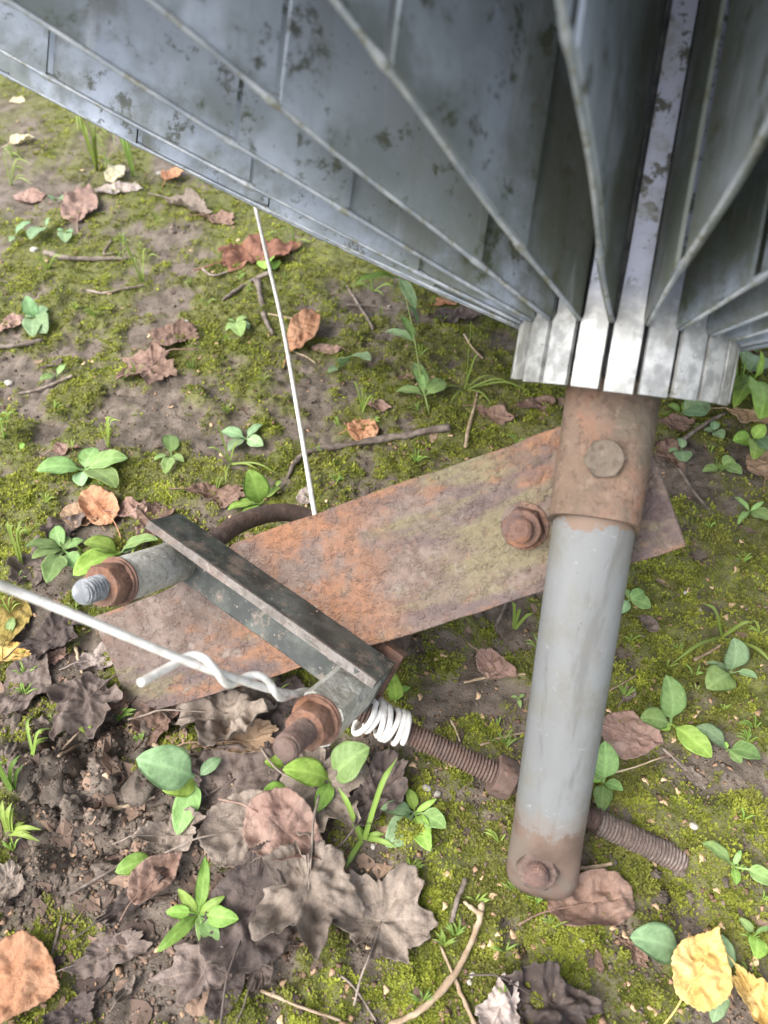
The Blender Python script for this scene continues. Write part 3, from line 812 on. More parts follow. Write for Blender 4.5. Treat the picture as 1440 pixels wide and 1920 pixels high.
Fc = [(i * 4 + j, i * 4 + (j + 1) % 4, (i + 1) * 4 + (j + 1) % 4, (i + 1) * 4 + j) for i in range(nb - 1) for j in range(4)] + [(3, 2, 1, 0), tuple((nb - 1) * 4 + j for j in range(4))]
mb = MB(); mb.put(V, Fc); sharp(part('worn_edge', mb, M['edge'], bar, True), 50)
# --- U-bolt
LV = PN
Q1, Q2 = pp(345, 1048), pp(676, 1274)
D = Q2 - Q1; DL = np.linalg.norm(D); Dn = D / DL
def on_ray(px, py, o, d):     # point on line o + t d that projects nearest the pixel
    best = min(np.linspace(0, .16, 400), key=lambda t: (lambda p: math.hypot(*(proj(p) - np.array([px, py]))))(o + d * t)); return best
def proj(p):
    r = np.asarray(p) - EYE; z = np.dot(r, FWD); return np.array([720 + F * np.dot(r, RGT) / z, 960 - F * np.dot(r, UPV) / z])
tip1 = on_ray(152, 1122, Q1, LV); tip2 = on_ray(532, 1408, Q2, LV)
UR = .0062; back = .040
pts = [Q1 + LV * (tip1 - .022), Q1, at(404, 1012, .442), at(446, 983, .462), at(498, 964, .482), at(548, 962, .497), at(592, 980, .508), at(650, 1035, .515), at(715, 1110, .512), at(752, 1172, .492), at(742, 1214, .455), Q2, Q2 + LV * (tip2 - .022)]
mb = MB(); tube(mb, spline(pts, 5), UR * .93, 14); ub = part('u_bolt', mb, M['rod'], world=True)
for (Q, tip, zinc, nm) in ((Q1, tip1, True, 0), (Q2, tip2, False, 1)):
    mb = MB(); thread(mb, Q + LV * (tip - .03), LV, .03, UR, .0021, .2 if zinc else .5, nm, 24, .28 if zinc else .18)
    sharp(part('thread', mb, M['zinc'] if zinc else M['rod'], ub, True))
    ns = tip - (.0235 if zinc else .0300); nh = .0098
    mb = MB(); hexnut(mb, Q + LV * ns, LV, .0195 if zinc else .0185, nh, rot=.35 if zinc else .05); sharp(part('nut', mb, M['nut'], ub, True), 35)
    mb = MB(); lathe(mb, Q + LV * (ns - .0030), LV, [(0, .0118), (.0003, .0122), (.0013, .0122), (.0017, .0112), (.0028, .0116), (.0029, .009)], 28); sharp(part('washer', mb, M['nut'], ub, True), 40)
    s0 = t_ + .0006; s1 = ns - .0031
    mb = MB()
    if zinc: lathe(mb, Q + LV * s0, LV, [(0, .0108), (.0008, .0113), ((s1 - s0) - .0008, .0113), (s1 - s0, .0108)], 32)
    else:
        x, y, d = Dn - LV * np.dot(Dn, LV), None, LV; x /= np.linalg.norm(x); y = np.cross(LV, x); hw_ = .0108; V = []
        cs = [(1, .72), (.72, 1), (-.72, 1), (-1, .72), (-1, -.72), (-.72, -1), (.72, -1), (1, -.72)]
        for s in (s0, s1):
            for (a, b) in cs: V.append(Q + LV * s + x * a * hw_ + y * b * hw_)
        mb.put(V, [(j, (j + 1) % 8, 8 + (j + 1) % 8, 8 + j) for j in range(8)] + [tuple(range(8))[::-1], tuple(range(8, 16))])
    sharp(part('spacer', mb, M['spacer'], ub, True), 40)
# saddle bar behind the plate
sb0 = Q1 + D * .66; mb = MB()
box(mb, sb0 - bn * .020 - PN * (TH + .012), bd * .052, bn * .040, PN * .006)
sharp(part('saddle_bar', mb, M['bolt'], world=True))

# --- long threaded rod
r0, r1 = at(655, 1322, .408), at(1285, 1618, .4055)
rd = (r1 - r0); RL = np.linalg.norm(rd); rd /= RL
mb = MB(); thread(mb, r0, rd, RL, .0064, .0019, .6, 12, 24, .21); rod = sharp(part('threaded_rod', mb, M['rod'], world=True))
tn = float(np.dot(at(938, 1462, .405) - r0, rd))
mb = MB(); hexnut(mb, r0 + rd * (tn - .004), rd, .0195, .0105, rot=.5); sharp(part('nut', mb, M['rod'], rod, True), 35)
tn = float(np.dot(at(1088, 1532, .405) - r0, rd))
mb = MB(); hexnut(mb, r0 + rd * (tn - .008), rd, .0175, .0085, rot=.2); sharp(part('nut', mb, M['bolt'], rod, True), 35)

te = float(np.dot(at(1118, 1545, .405) - r0, rd))
mb = MB(); thread(mb, r0 + rd * te, rd, RL - te - .001, .0071, .0019, 1.5, 5, 24, .17); sharp(part('rod_end', mb, M['mud'], rod, True, label='mud-caked pale end of the rod'))

# ------------------------------------------------------------------ wires
WR = .0016
wa = [at(-560, 905, .165), at(-300, 985, .20), at(0, 1097, .245), at(170, 1165, .262), at(340, 1236, .283), at(430, 1268, .300), at(520, 1296, .330), at(585, 1304, .372), at(640, 1310, .418)]
rimp = [hubc + RM.T @ np.array([math.cos(a) * (RIM - .004), math.sin(a) * (RIM - .004), s_out(RIM - .004) - .001]) for a in [SGN * (PH + 2 * math.pi / NR * k) for k in range(NR)]]
rimp = min(rimp, key=lambda p: np.linalg.norm(p - wa[0])); wa = [rimp, rimp * .5 + wa[0] * .5] + wa[0:]
main = spline(wa, 10)
# loops round the threaded rod
u1, u2, _ = frame(rd); loops = []
lp0 = float(np.dot(at(684, 1336, .407) - r0, rd)); nl = 6.4
wrs = random.Random(9)
for i in range(int(nl * 14)):
    a = i / 14 * 2 * math.pi; k = i / (nl * 14)
    rr_ = .0064 + WR * .95 + .0004 * (1 + math.sin(i * .31)) + (.0038 * math.exp(-((i - 8) / 4) ** 2)) + wrs.uniform(0, .0003)
    loops.append(r0 + rd * (lp0 + .0235 * k + .0036 * math.sin(a + .4 + .8 * math.sin(i * .13)) * (1 - .75 * k)) + (u1 * math.cos(a + 1.0) + u2 * math.sin(a + 1.0)) * rr_)
mb = MB(); tube(mb, main, WR, 10)
tube(mb, spline([main[-1]] + loops, 2), WR, 8)
# the free end, coming back round the main wire and sticking out
def mz(px):      # depth of the main wire where it passes this pixel column
    p = min(main, key=lambda q_: abs(proj(q_)[0] - px)); return float(np.dot(p - EYE, FWD))
strand = [(262, 1281, -.004), (298, 1261, -.001), (332, 1243, .0035), (350, 1232, .0035), (368, 1229, .001), (388, 1238, -.0035), (406, 1258, -.0045), (419, 1277, -.003), (431, 1284, .002), (448, 1276, .0042),
          (468, 1267, .003), (487, 1267, -.001), (504, 1279, -.0042), (516, 1298, -.004), (527, 1309, .001), (545, 1304, .0045), (570, 1296, .004), (600, 1300, .004), (640, 1318, .004)]
tube(mb, spline([at(x, y, mz(x) + d) for (x, y, d) in strand], 5), WR, 10)
add('tie_wire', mesh('tie_wire', np.array(mb.V) - at(340, 1236, .283), mb.F, M['wire']), label='thick white wire twisted on itself and wound round the threaded rod', cat='wire', loc=at(340, 1236, .283))
wb = [at(600, 1010, .440), at(590, 962, .455), at(563, 800, .51), at(530, 610, .575), at(500, 480, .625), at(478, 385, .665), at(462, 318, .69)]
mb = MB(); tube(mb, spline(wb, 6), .0016, 8)
add('guy_wire', mesh('guy_wire', np.array(mb.V) - wb[0], mb.F, M['backwire']), label='thin pale straight wire running from the dish edge down behind the rusty plate', cat='wire', loc=wb[0])

# ------------------------------------------------------------------ dead leaves
def outline(kind, rs, n=150):
    """unit outline: leaf runs from (0,0) to (1,0); returns points about the centre"""
    P = []; ph1, ph2, ph3 = rs.uniform(0, 6), rs.uniform(0, 6), rs.uniform(0, 6)
    if kind == 'maple':
        lobes = [(0, 1.0), (.95, .92), (-.95, .92), (1.9, .62), (-1.9, .62)]
        lobes = [(a + rs.uniform(-.1, .1), r * rs.uniform(.88, 1.1)) for a, r in lobes]
        for i in range(n):
            a = -math.pi + 2 * math.pi * i / n
            r = .40
            for (la, lr) in lobes:
                d = abs((a - la + math.pi) % (2 * math.pi) - math.pi)
                r = max(r, lr * (.62 + .38 * max(0, 1 - d / .46) ** .75) if d < .60 else 0)
            r *= 1 + .035 * math.sin(a * 13 + ph1) + .03 * math.sin(a * 29 + ph2) + .05 * math.sin(a * 5 + ph2)
            if abs(a) > 2.85: r *= .55
            P.append((.35 + .62 * r * math.cos(a), .62 * r * math.sin(a)))
    else:
        w_ = {'birch': .38, 'oval': .30, 'round': .46, 'strip': .14, 'scrap': .34}[kind]
        for i in range(n):
            t = 2 * math.pi * i / n
            x = .5 - .5 * math.cos(t)
            e = .62 if kind == 'birch' else .5
            y = w_ * math.sin(t) * (1.25 - .55 * x if kind == 'birch' else 1)
            if kind == 'birch' and x > .6: y *= 1 - .45 * (x - .6) / .4
            sr = .016 if kind == 'birch' else .006
            k = 1 + sr * math.sin(t * 37 + ph1) + .022 * math.sin(t * 4 + ph2) + .02 * math.sin(t * 7 + ph3) + (.12 * math.sin(t * 3 + ph1) + .10 * math.sin(t * 5 + ph2) + .07 * math.sin(t * 9 + ph3) + .04 * math.sin(t * 23) if kind in ('scrap', 'strip') else 0)
            P.append((.5 + (x - .5) * k, y * k))
    return np.array(P)

LEAVES = []
def leaf(px, py, L, ang, kind, mat, label, wr=1.0, curl=.004, lift=.001, fold=0.0, tilt=0.0, roll=0.0, seed=None, stalk=True, wav=1.0, group=None, name='fallen_leaf'):
    seed = seed if seed is not None else int(px * 7 + py)
    rs = random.Random(seed)
    a = R(ang); dx, dy = math.cos(a) * L / 2, -math.sin(a) * L / 2
    p0, p1 = gp(px - dx, py - dy), gp(px + dx, py + dy)
    ex = (p1 - p0)[:2]; Ln = np.linalg.norm(ex); ex = ex / Ln; ey = np.array([-ex[1], ex[0]])
    O = outline(kind, rs); n = len(O); c = O.mean(0)
    rings = 17; V = []; vein = []
    loc2 = []
    for k in range(rings + 1):
        t = k / rings
        for i in range(n if k else 1):
            loc2.append(c + (O[i] - c) * (t ** .9) if k else c)
    loc2 = np.array(loc2)
    lx, ly = loc2[:, 0], loc2[:, 1] * wr
    rad = np.concatenate([[0]] + [np.full(n, k / rings) for k in range(1, rings + 1)])
    if roll:      # roll the blade up about its length
        th = ly * roll; Rr = 1 / roll; ly2 = np.sin(th) * Rr; zr = (1 - np.cos(th)) * Rr
    else: ly2, zr = ly, 0 * ly
    gx_ = p0[0] + (lx * ex[0] + ly2 * ey[0]) * Ln; gy_ = p0[1] + (lx * ex[1] + ly2 * ey[1]) * Ln
    sd = seed % 97
    wv = (fbm(lx * .9, ly * .9, .22, sd, 3) - .35); fine = np.abs(2 * fbm(lx, ly, .22, sd + 5, 2) - 1) * 1.1 + .5 * (fbm(lx, ly, .10, sd + 6, 2) - .5) - .3
    ang_ = np.arctan2(ly - c[1], lx - c[0])
    cr = np.sin(ang_ * 2 + sd) * .5 + .6
    z = curl * (rad ** 3 * cr * .8 + .9 * np.clip(wv, -.2, 1) * wav) + fine * .0026 * wav * Ln / .04
    z = z + zr * Ln + fold * np.abs(ly2) * Ln + tilt * lx * Ln
    if kind == 'maple':
        vd = np.min([np.abs((ang_ - la + np.pi) % (2 * np.pi) - np.pi) * rad for la in (0, .95, -.95, 1.9, -1.9)], 0)
    else:
        vd = np.minimum(np.abs(ly - c[1]) * 2.2, np.abs((np.abs(ly) * 1.0 - lx * .9) * 7 % 1.0 - .5) * .30 + .03)
    vn_ = np.exp(-(vd / .022) ** 2)
    z = z - vn_ * .0035 * Ln
    base = np.maximum(height(gx_, gy_), height(gx_, gy_) * .3 + .7 * float(np.mean(height(gx_, gy_))))
    z = base + lift + z - min(0, float(np.percentile(z, 12)))
    V = np.stack([gx_, gy_, z], -1)
    org = np.array([p0[0], p0[1], float(height(p0[0], p0[1]))])
    Fc = [(0, 1 + i, 1 + (i + 1) % n) for i in range(n)]
    for k in range(1, rings):
        b0, b1 = 1 + (k - 1) * n, 1 + k * n
        Fc += [(b0 + i, b1 + i, b1 + (i + 1) % n, b0 + (i + 1) % n) for i in range(n)]
    mb = MB(); nv = len(V)
    # underside, a third of a millimetre below, joined at the rim
    Vb = V - np.array([0, 0, .00035])
    mb.put(np.concatenate([V, Vb]), Fc + [tuple(v + nv for v in f_)[::-1] for f_ in Fc])
    b0 = 1 + (rings - 1) * n
    mb.F += [(b0 + i, nv + b0 + i, nv + b0 + (i + 1) % n, b0 + (i + 1) % n) for i in range(n)]
    vs = list(vn_) + list(vn_)
    if stalk:
        s0 = V[np.argmin(lx)]; bend = rs.uniform(-.6, .6)
        e3 = np.array([ex[0], ex[1], 0]); y3 = np.array([ey[0], ey[1], 0])
        sp = [V[0], (V[0] + s0) / 2 + np.array([0, 0, .0003]), s0, s0 - e3 * Ln * .16 + y3 * bend * Ln * .06, s0 - e3 * Ln * .34 + y3 * bend * Ln * .2]
        for i in (3, 4): sp[i][2] = max(float(height(sp[i][0], sp[i][1])) + .0008, sp[i][2] - .002 * (i - 2))
        m0 = len(mb.V); tube(mb, spline(sp, 4), np.linspace(.0004, .0006, 17) * max(.6, Ln / .05), 5); vs += [.6] * (len(mb.V) - m0)
    me = mesh(name, np.array(mb.V) - org, mb.F, M['leaf_' + mat], True, {'vein': vs})
    return add(name, me, label=label, cat='leaf', group=group, loc=org)

lf = leaf
# far left, by the dish edge
lf(32, 188, 26, 10, 'oval', 'cream', 'tiny cream leaf lying furthest out by the dish edge', 1.3, .001, stalk=False)
lf(45, 270, 48, 15, 'oval', 'cream', 'curled cream leaf among dry litter beyond the green grass tuft', 1.1, .004, fold=.35)
lf(218, 333, 40, 80, 'round', 'cream', 'small round pale yellow leaf resting on a grey folded leaf', .55, .002, .006)
lf(215, 356, 88, 8, 'strip', 'pale', 'grey folded strip of leaf under the round pale yellow one', 1.6, .004)
lf(326, 336, 38, 30, 'oval', 'orange', 'small orange-tan curled leaf close below the dish edge', 1.0, .004, fold=.4)
lf(54, 374, 54, 170, 'birch', 'pink', 'rosy brown leaf beside a pair of tiny round seedlings', 1.05, .004)
lf(155, 388, 62, 60, 'birch', 'pink', 'pinkish brown toothed leaf tilted over a dark gap in the soil', .7, .004, tilt=.12)
lf(355, 395, 84, -22, 'strip', 'grey', 'rolled grey-brown leaf with a pale end curling off the ground', 1.5, .006, .001, roll=5)
lf(412, 414, 58, -10, 'scrap', 'brown', 'brown leaf scrap lying against the end of the rolled leaf', .9, .006)
lf(478, 484, 132, 12, 'scrap', 'red', 'crumpled red-brown leaf lying behind the pale guy wire', .8, .009, wav=1.6)
lf(545, 468, 40, 30, 'scrap', 'red', 'small red-brown leaf tip lying beside the crumpled red-brown leaf', .9, .004)
lf(568, 640, 74, 52, 'oval', 'orange', 'narrow orange-brown leaf standing askew on crossed twigs', .85, .004, .003, tilt=.2)
lf(612, 655, 54, 175, 'oval', 'pink', 'flat rosy grey oval leaf beside the arched green leaf', 1.0, .001)
lf(680, 808, 58, 0, 'round', 'orange', 'smooth rounded orange-brown leaf lying above the long stick', 1.15, .002)
lf(276, 700, 138, 200, 'maple', 'brown', 'big brown lobed leaf half curled on bare soil', .95, .010)
lf(325, 640, 92, 20, 'scrap', 'brown', 'crumpled brown leaf above the big brown lobed leaf', 1.0, .008)
lf(22, 612, 62, 30, 'scrap', 'pink', 'pale rosy torn leaf next to a trailing seedling', .8, .004)
lf(152, 975, 62, 160, 'oval', 'tan', 'pale tan leaf, palest of three overlapping beside the black bar', 1.0, .005)
lf(190, 957, 78, 130, 'oval', 'orange', 'orange-tan leaf, topmost of three overlapping beside the black bar', 1.0, .006, .004)
lf(246, 965, 62, 10, 'oval', 'pink', 'rosy leaf lowest of three overlapping beside the black bar', .9, .005, .002)
lf(412, 932, 104, -8, 'strip', 'brown', 'dark brown bark-like leaf strip near the bent rod of the clamp', 1.5, .008)
lf(290, 982, 74, 70, 'scrap', 'brown', 'brown leaf scrap poking out beyond the end of the black bar', 1.0, .006)
lf(120, 990, 90, 20, 'scrap', 'mauve', 'dull mauve leaf under the small three-leaf overlap', .8, .006)
lf(62, 1062, 96, 60, 'scrap', 'mauve', 'dull mauve-grey leaf shaded by the leafy seedling clump', .8, .006)
# left, by the plate
lf(28, 1175, 100, 70, 'oval', 'olive', 'olive-yellow leaf with a small green sprout across it', .9, .006, .002)
lf(24, 1232, 66, 170, 'oval', 'yellow', 'yellow leaf tip tucked under the olive-yellow leaf', 1.1, .004, .001)
lf(104, 1196, 128, 35, 'scrap', 'dark', 'dark slate leaf lying near the stud of the clamp', .9, .009)
lf(55, 1290, 140, 60, 'birch', 'mauve', 'broad matt grey-brown leaf below the yellow leaf', .85, .007)
lf(110, 1350, 90, 20, 'scrap', 'grey', 'small grey leaf scrap between two broad grey-brown leaves', .7, .004)
lf(188, 1238, 86, 20, 'scrap', 'pale', 'pinkish white flaky leaf against the left end of the plate', .95, .006)
lf(105, 1235, 50, 30, 'scrap', 'pink', 'little rosy leaf scrap beside a straw near the plate', .9, .003)
lf(160, 1334, 190, 215, 'maple', 'mauve', 'grey-brown lobed leaf at the corner of the rusty plate', .85, .011, .003)
lf(232, 1325, 62, 20, 'scrap', 'brown', 'brown leaf scrap tucked below the plate corner', .8, .006)
lf(300, 1362, 110, 40, 'scrap', 'brown', 'brown broken leaf beneath the lower edge of the plate', .8, .010, .001)
lf(268, 1358, 44, 15, 'oval', 'tan', 'small golden tan leaf under the plate corner', .8, .003)
lf(430, 1350, 190, 12, 'scrap', 'grey', 'curled ashy grey leaf with a dark hole under the plate', 1.0, .018, .004, wav=2)
lf(455, 1392, 150, 5, 'scrap', 'tan', 'folded tan leaf beneath the curled ashy grey leaf', .6, .008, .001)
lf(520, 1330, 120, 80, 'scrap', 'dark', 'dark wet leaf in the shade beneath the clamp', 1.1, .006)
# bottom left litter
lf(440, 1462, 220, 20, 'birch', 'mauve', 'large dull purple-brown wet leaf around the big green seedling', .85, .006, .001)
lf(610, 1500, 210, -35, 'maple', 'grey', 'flat ash-brown lobed leaf below the clamp nut', .9, .009, .004)
lf(470, 1560, 190, 20, 'birch', 'grey', 'grey-brown leaf with a brittle rim below the big seedling', .95, .009, .005)
lf(545, 1580, 170, -30, 'birch', 'pink', 'warm tan leaf lying over the grey-brown litter heap', .9, .010, .009)
lf(585, 1705, 265, 275, 'maple', 'grey', 'long grey-brown lobed leaf, deeply wrinkled, beside the dark wet leaf', .85, .014, .006, wav=1.6)
lf(722, 1722, 225, 60, 'maple', 'grey', 'ragged grey-brown lobed leaf with toothed edge lying on moss', 1.0, .010, .003)
lf(470, 1715, 250, 75, 'birch', 'dark', 'large blackish wet leaf behind the eight-leaved rosette', .95, .008, .003)
lf(370, 1830, 190, 190, 'maple', 'mauve', 'mauve-brown three-pointed leaf with a long curved stalk', .6, .006, .003)
lf(425, 1862, 120, 60, 'oval', 'dark', 'small blackish leaf holding a white seed scale', .9, .004, .001)
lf(330, 1572, 120, 20, 'scrap', 'grey', 'grey crinkled leaf scrap above a single green leaf', .9, .009, .004)
lf(300, 1655, 130, 45, 'birch', 'brown', 'brown folded leaf edge next to the rosette seedling', .8, .008, .003, fold=.4)
lf(250, 1690, 150, 40, 'strip', 'dark', 'dark strip of rotten leaf in the furrow of dug soil', 1.2, .006)
lf(210, 1790, 150, 25, 'scrap', 'mauve', 'flat mauve rotten leaf above the orange toothed leaf', .7, .004)
lf(45, 1842, 150, -12, 'birch', 'orange', 'peach-orange toothed leaf with a dark stem at the heap of dug soil', 1.25, .005, .004)
lf(140, 1904, 110, 30, 'scrap', 'dark', 'dark slate leaf under the tip of the peach-orange leaf', .9, .005)
lf(240, 1858, 62, 55, 'oval', 'grey', 'small rolled grey leaf on greenish soil', .6, .004, roll=2)
lf(20, 1670, 100, 70, 'scrap', 'grey', 'bluish grey rotten leaf at the edge of the dug soil', .8, .006)
lf(712, 1495, 150, 60, 'strip', 'dark', 'black rotten leaf curl between the long grass and the wire loops', 2.2, .010, .002, roll=2.5)
lf(350, 1480, 90, 150, 'scrap', 'dark', 'dark leaf scrap below the big seedling stem', .8, .004)
lf(490, 1800, 140, 80, 'scrap', 'mauve', 'mauve leaf remnant between the blackish leaf and the wrinkled leaf', .6, .005, .001)
# under the pipe and bottom right
lf(1105, 1698, 165, 8, 'oval', 'brown', 'brown folded leaf lying just under the pipe end', .95, .010, .002, fold=.25)
lf(1030, 1890, 170, -25, 'scrap', 'dark', 'dark purple rotten leaf clump beside a pale leaf', 1.0, .014, wav=2)
lf(935, 1895, 110, 60, 'scrap', 'pale', 'pale ash-white leaf beside the dark purple clump', 1.0, .006, .003)
lf(1304, 1822, 148, 68, 'birch', 'yellow', 'bright yellow toothed leaf lying on green seedling leaves', .92, .005, .010)
lf(1412, 1885, 150, -52, 'scrap', 'yellow', 'torn half of a yellow leaf next to the bright yellow leaf', .75, .010, .004, fold=.3)
lf(1180, 1388, 118, -12, 'birch', 'pink', 'dusty pink toothed leaf lying on moss beside the pipe', 1.15, .004, .002)
lf(930, 1258, 82, -30, 'birch', 'pink', 'crisp rosy tan leaf on moss under the plate', .8, .007)
lf(1215, 1172, 44, -40, 'oval', 'mauve', 'small slate purple pointed leaf beside the pipe', 1.0, .003)
lf(1176, 1306, 34, 60, 'scrap', 'mauve', 'tiny grey leaf scrap above the dusty pink leaf', 1.0, .002)
lf(1302, 1462, 58, -45, 'strip', 'grey', 'flat grey-brown leaf piece on the end of a thin stem', 2.0, .002)
lf(1262, 800, 66, 0, 'scrap', 'brown', 'brown leaf scrap under the clover by the hub', .9, .005)
lf(1256, 858, 70, -50, 'scrap', 'brown', 'rosy brown triangular leaf beside three dark round leaves', .8, .005)
lf(1402, 790, 86, -10, 'scrap', 'tan', 'pale tan torn leaf with a hole under bright clover', .8, .005, .003)
lf(1436, 872, 56, 80, 'birch', 'tan', 'pale brown toothed leaf beyond the bright clover', 1.1, .004)
lf(1400, 680, 50, 100, 'oval', 'red', 'red-brown leaf hidden behind the grass by the hub', .9, .004)
lf(926, 784, 70, -15, 'scrap', 'brown', 'dark brown leaf scrap next to the yellow dry stalk', .7, .005)
lf(1004, 764, 74, 8, 'oval', 'brown', 'reddish brown leaf close behind the sleeve', .7, .005)
lf(850, 600, 92, 10, 'scrap', 'dark', 'dark grey leaf clump in the shade of the dish', .7, .008)
lf(838, 566, 42, 0, 'scrap', 'orange', 'small rusty leaf scrap in the shade of the dish', .8, .003)
lf(712, 764, 44, -10, 'birch', 'pink', 'rosy pale small leaf above the smooth rounded leaf', .8, .003)
lf(762, 712, 30, 10, 'scrap', 'brown', 'tiny brown leaf beside the tall grassy plant', .8, .002)
lf(1190, 1788, 66, -45, 'scrap', 'brown', 'rosy brown torn leaf beside a single green leaf', .7, .004)
lf(1122, 1806, 42, -80, 'oval', 'brown', 'small brown leaf beside a black seed on moss', .8, .002)
lf(100, 690, 40, 20, 'scrap', 'mauve', 'small mauve scrap under two seedling leaves', .7, .002)
lf(125, 846, 50, 10, 'scrap', 'pink', 'rosy dry leaf scrap above the broad plantain seedling', .7, .004)
lf(575, 935, 38, 60, 'birch', 'pale', 'pale grey-brown leaf at the foot of the guy wire', 1.1, .002)

# ------------------------------------------------------------------ seedlings
def leaf_mesh(name, width, pet, mat, tipx=.5, wave=.0):
    n, m = 18, 11; V = []; vein = []; rs = random.Random(len(name))
    for i in range(n + 1):
        t = i / n
        if t < pet: w_ = .028 + .02 * t
        else:
            s = (t - pet) / (1 - pet); w_ = width * (math.sin(math.pi * s ** (.9 if tipx >= .5 else .75)) ** .62) + .02 * (1 - s)
        z = .12 * math.sin(t * math.pi * .9) - .10 * t * t
        for j in range(m):
            q_ = (j / (m - 1) - .5) * 2
            edge = wave * math.sin(t * 19 + j) * abs(q_)
            V.append((t, w_ * q_ * (1 + edge), z + .14 * w_ * abs(q_) ** 1.4 - .02 * abs(q_) * math.sin(t * 14)))
            vein.append(max(math.exp(-(q_ / .16) ** 2), .55 * math.exp(-(((t * 6 - abs(q_) * 1.4) % 1 - .5) / .10) ** 2)))
    Fc = [(i * m + j, i * m + j + 1, (i + 1) * m + j + 1, (i + 1) * m + j) for i in range(n) for j in range(m - 1)]
    nv = len(V); V2 = V + [(x, y, z - .006) for x, y, z in V]
    Fc += [tuple(v + nv for v in f_)[::-1] for f_ in Fc]
    for i in range(n):
        for e_ in (0, m - 1): Fc.append((i * m + e_, (i + 1) * m + e_, (i + 1) * m + e_ + nv, i * m + e_ + nv))
    return mesh(name, V2, Fc, mat, True, {'vein': vein + vein})
LM = {}
for mk_, mt_ in (('1', 'g1'), ('2', 'g2'), ('3', 'g3')):
    LM['o' + mk_] = leaf_mesh('oval_leaf' + mk_, .27, .16, M[mt_]); LM['r' + mk_] = leaf_mesh('round_leaf' + mk_, .40, .12, M[mt_])
    LM['n' + mk_] = leaf_mesh('narrow_leaf' + mk_, .15, .10, M[mt_]); LM['s' + mk_] = leaf_mesh('spoon_leaf' + mk_, .24, .34, M[mt_], .4, .05)

def place_leaf(me, base, tip, parent, org, tw=0.0, name='leaf', wid=1.0):
    o = add(name, me, parent)
    x = tip - base; L = np.linalg.norm(x); x = x / L
    up = np.array([0, 0, 1.0]); y = np.cross(up, x)
    if np.linalg.norm(y) < .2: y = np.cross(-FWD, x)
    y /= np.linalg.norm(y); z = np.cross(x, y)
    y2 = y * math.cos(tw) + z * math.sin(tw); z2 = np.cross(x, y2)
    b = base - org
    o.matrix_local = Matrix(((x[0] * L, y2[0] * L * wid, z2[0] * L, b[0]), (x[1] * L, y2[1] * L * wid, z2[1] * L, b[1]), (x[2] * L, y2[2] * L * wid, z2[2] * L, b[2]), (0, 0, 0, 1)))
    return o
prs = random.Random(11)
def plant(cx, cy, leaves, label, typ='o1', elev=.35, stem=True, name='seedling', cat='seedling', group=None, base_e=.002):
    """leaves: (dx, dy in pixels from the plant centre to the leaf tip, [type])"""
    org = gp(cx, cy)
    t = bpy.data.objects.new(name, None); C.objects.link(t); t.location = org; t.empty_display_size = .01
    t['label'] = label; t['category'] = cat
    if group: t['group'] = group
    top = org + np.array([0, 0, base_e])
    if stem:
        mb = MB(); tube(mb, [(0, 0, -.003), (.0004, 0, 0), (0, 0.0003, base_e * .6), (0, 0, base_e + .0006)], [.0008, .0008, .0007, .0005], 6)
        add('stem', mesh('stem', mb.V, mb.F, M['stem']), t)
    for q_ in leaves:
        dx, dy = q_[0], q_[1]; ty = q_[2] if len(q_) > 2 else typ; el = q_[3] if len(q_) > 3 else elev
        g_ = gp(cx + dx, cy + dy); ln = np.linalg.norm(g_ - org)
        tip = gp(cx + dx, cy + dy, max(.0012, ln * el * prs.uniform(.6, 1.2) + base_e * .5))
        place_leaf(LM[ty], top, tip, t, org, prs.uniform(-.35, .35), wid=prs.uniform(.75, 1.12))
    return t
plant(160, 885, [(-92, -8), (18, -48, 'r1'), (76, -30), (58, 22), (-8, 24, 'r3')], 'broad pale green plantain seedling with five leaves on mossy soil', 'o1')
plant(322, 858, [(-4, -46), (-34, 2, 's1'), (22, 6), (-12, 26, 's1')], 'upright four-leaved seedling between the plantain and the guy wire', 'o1')
plant(462, 826, [(-46, -20), (-34, 16), (28, -32), (30, 8)], 'four-leaved blue-green seedling spread like a cross near the guy wire', 'o3')
plant(490, 948, [(-22, -66, 'r2', .7), (34, -36, 's2'), (-64, 4), (-36, 26, 'o2')], 'seedling with one big upright leaf behind the clamp rod', 'o2')
plant(122, 1035, [(-74, -16), (-62, 8), (6, -30, 'r1'), (34, -24), (-34, 52, 's1'), (-20, -50), (26, 30, 's1')], 'bushy seven-leaved seedling clump near the three tan leaves', 'o1', .5)
plant(226, 1040, [(-68, -26, 'r2'), (-88, 34, 'o2'), (28, -14, 'o3'), (66, -34, 'n1'), (-50, 4)], 'bright broad-leaved seedling touching the clamp stud', 'o2', .5)
plant(372, 1462, [(-112, -40, 'o3', .5), (-66, 18, 'r2', .55), (-40, 100, 'o1', .4), (42, -42, 'o3', .6)], 'largest seedling, with one glossy bright leaf over three dull ones', 'r1', .6)
plant(622, 1466, [(66, -66, 'r1', .8), (-88, -26, 'o2'), (-28, 54, 'o2'), (-50, -24, 'o2'), (-10, -22, 'o2')], 'seedling with one tall pale leaf below the clamp nut', 'o2', .6)
plant(535, 1440, [(-38, -14, 'r2')], 'single small round leaf beside the lower clamp stud', 'r2', .4)
plant(545, 1478, [(-56, 26, 'r2')], 'single dark green leaf half under a brown leaf', 'r2', .3)
plant(374, 1715, [(12, -108, 'n2', .7), (-40, -48, 'n2'), (-62, -6, 's2'), (-78, 68, 'n2'), (46, -34, 'n2'), (70, 8, 's2'), (32, 56, 's1'), (10, 66, 'n1')], 'bright eight-leaved rosette seedling on dead leaves', 'n2', .55)
plant(294, 1608, [(-78, 26, 'o2')], 'single green leaf sticking out from under grey litter', 'o2', .25)
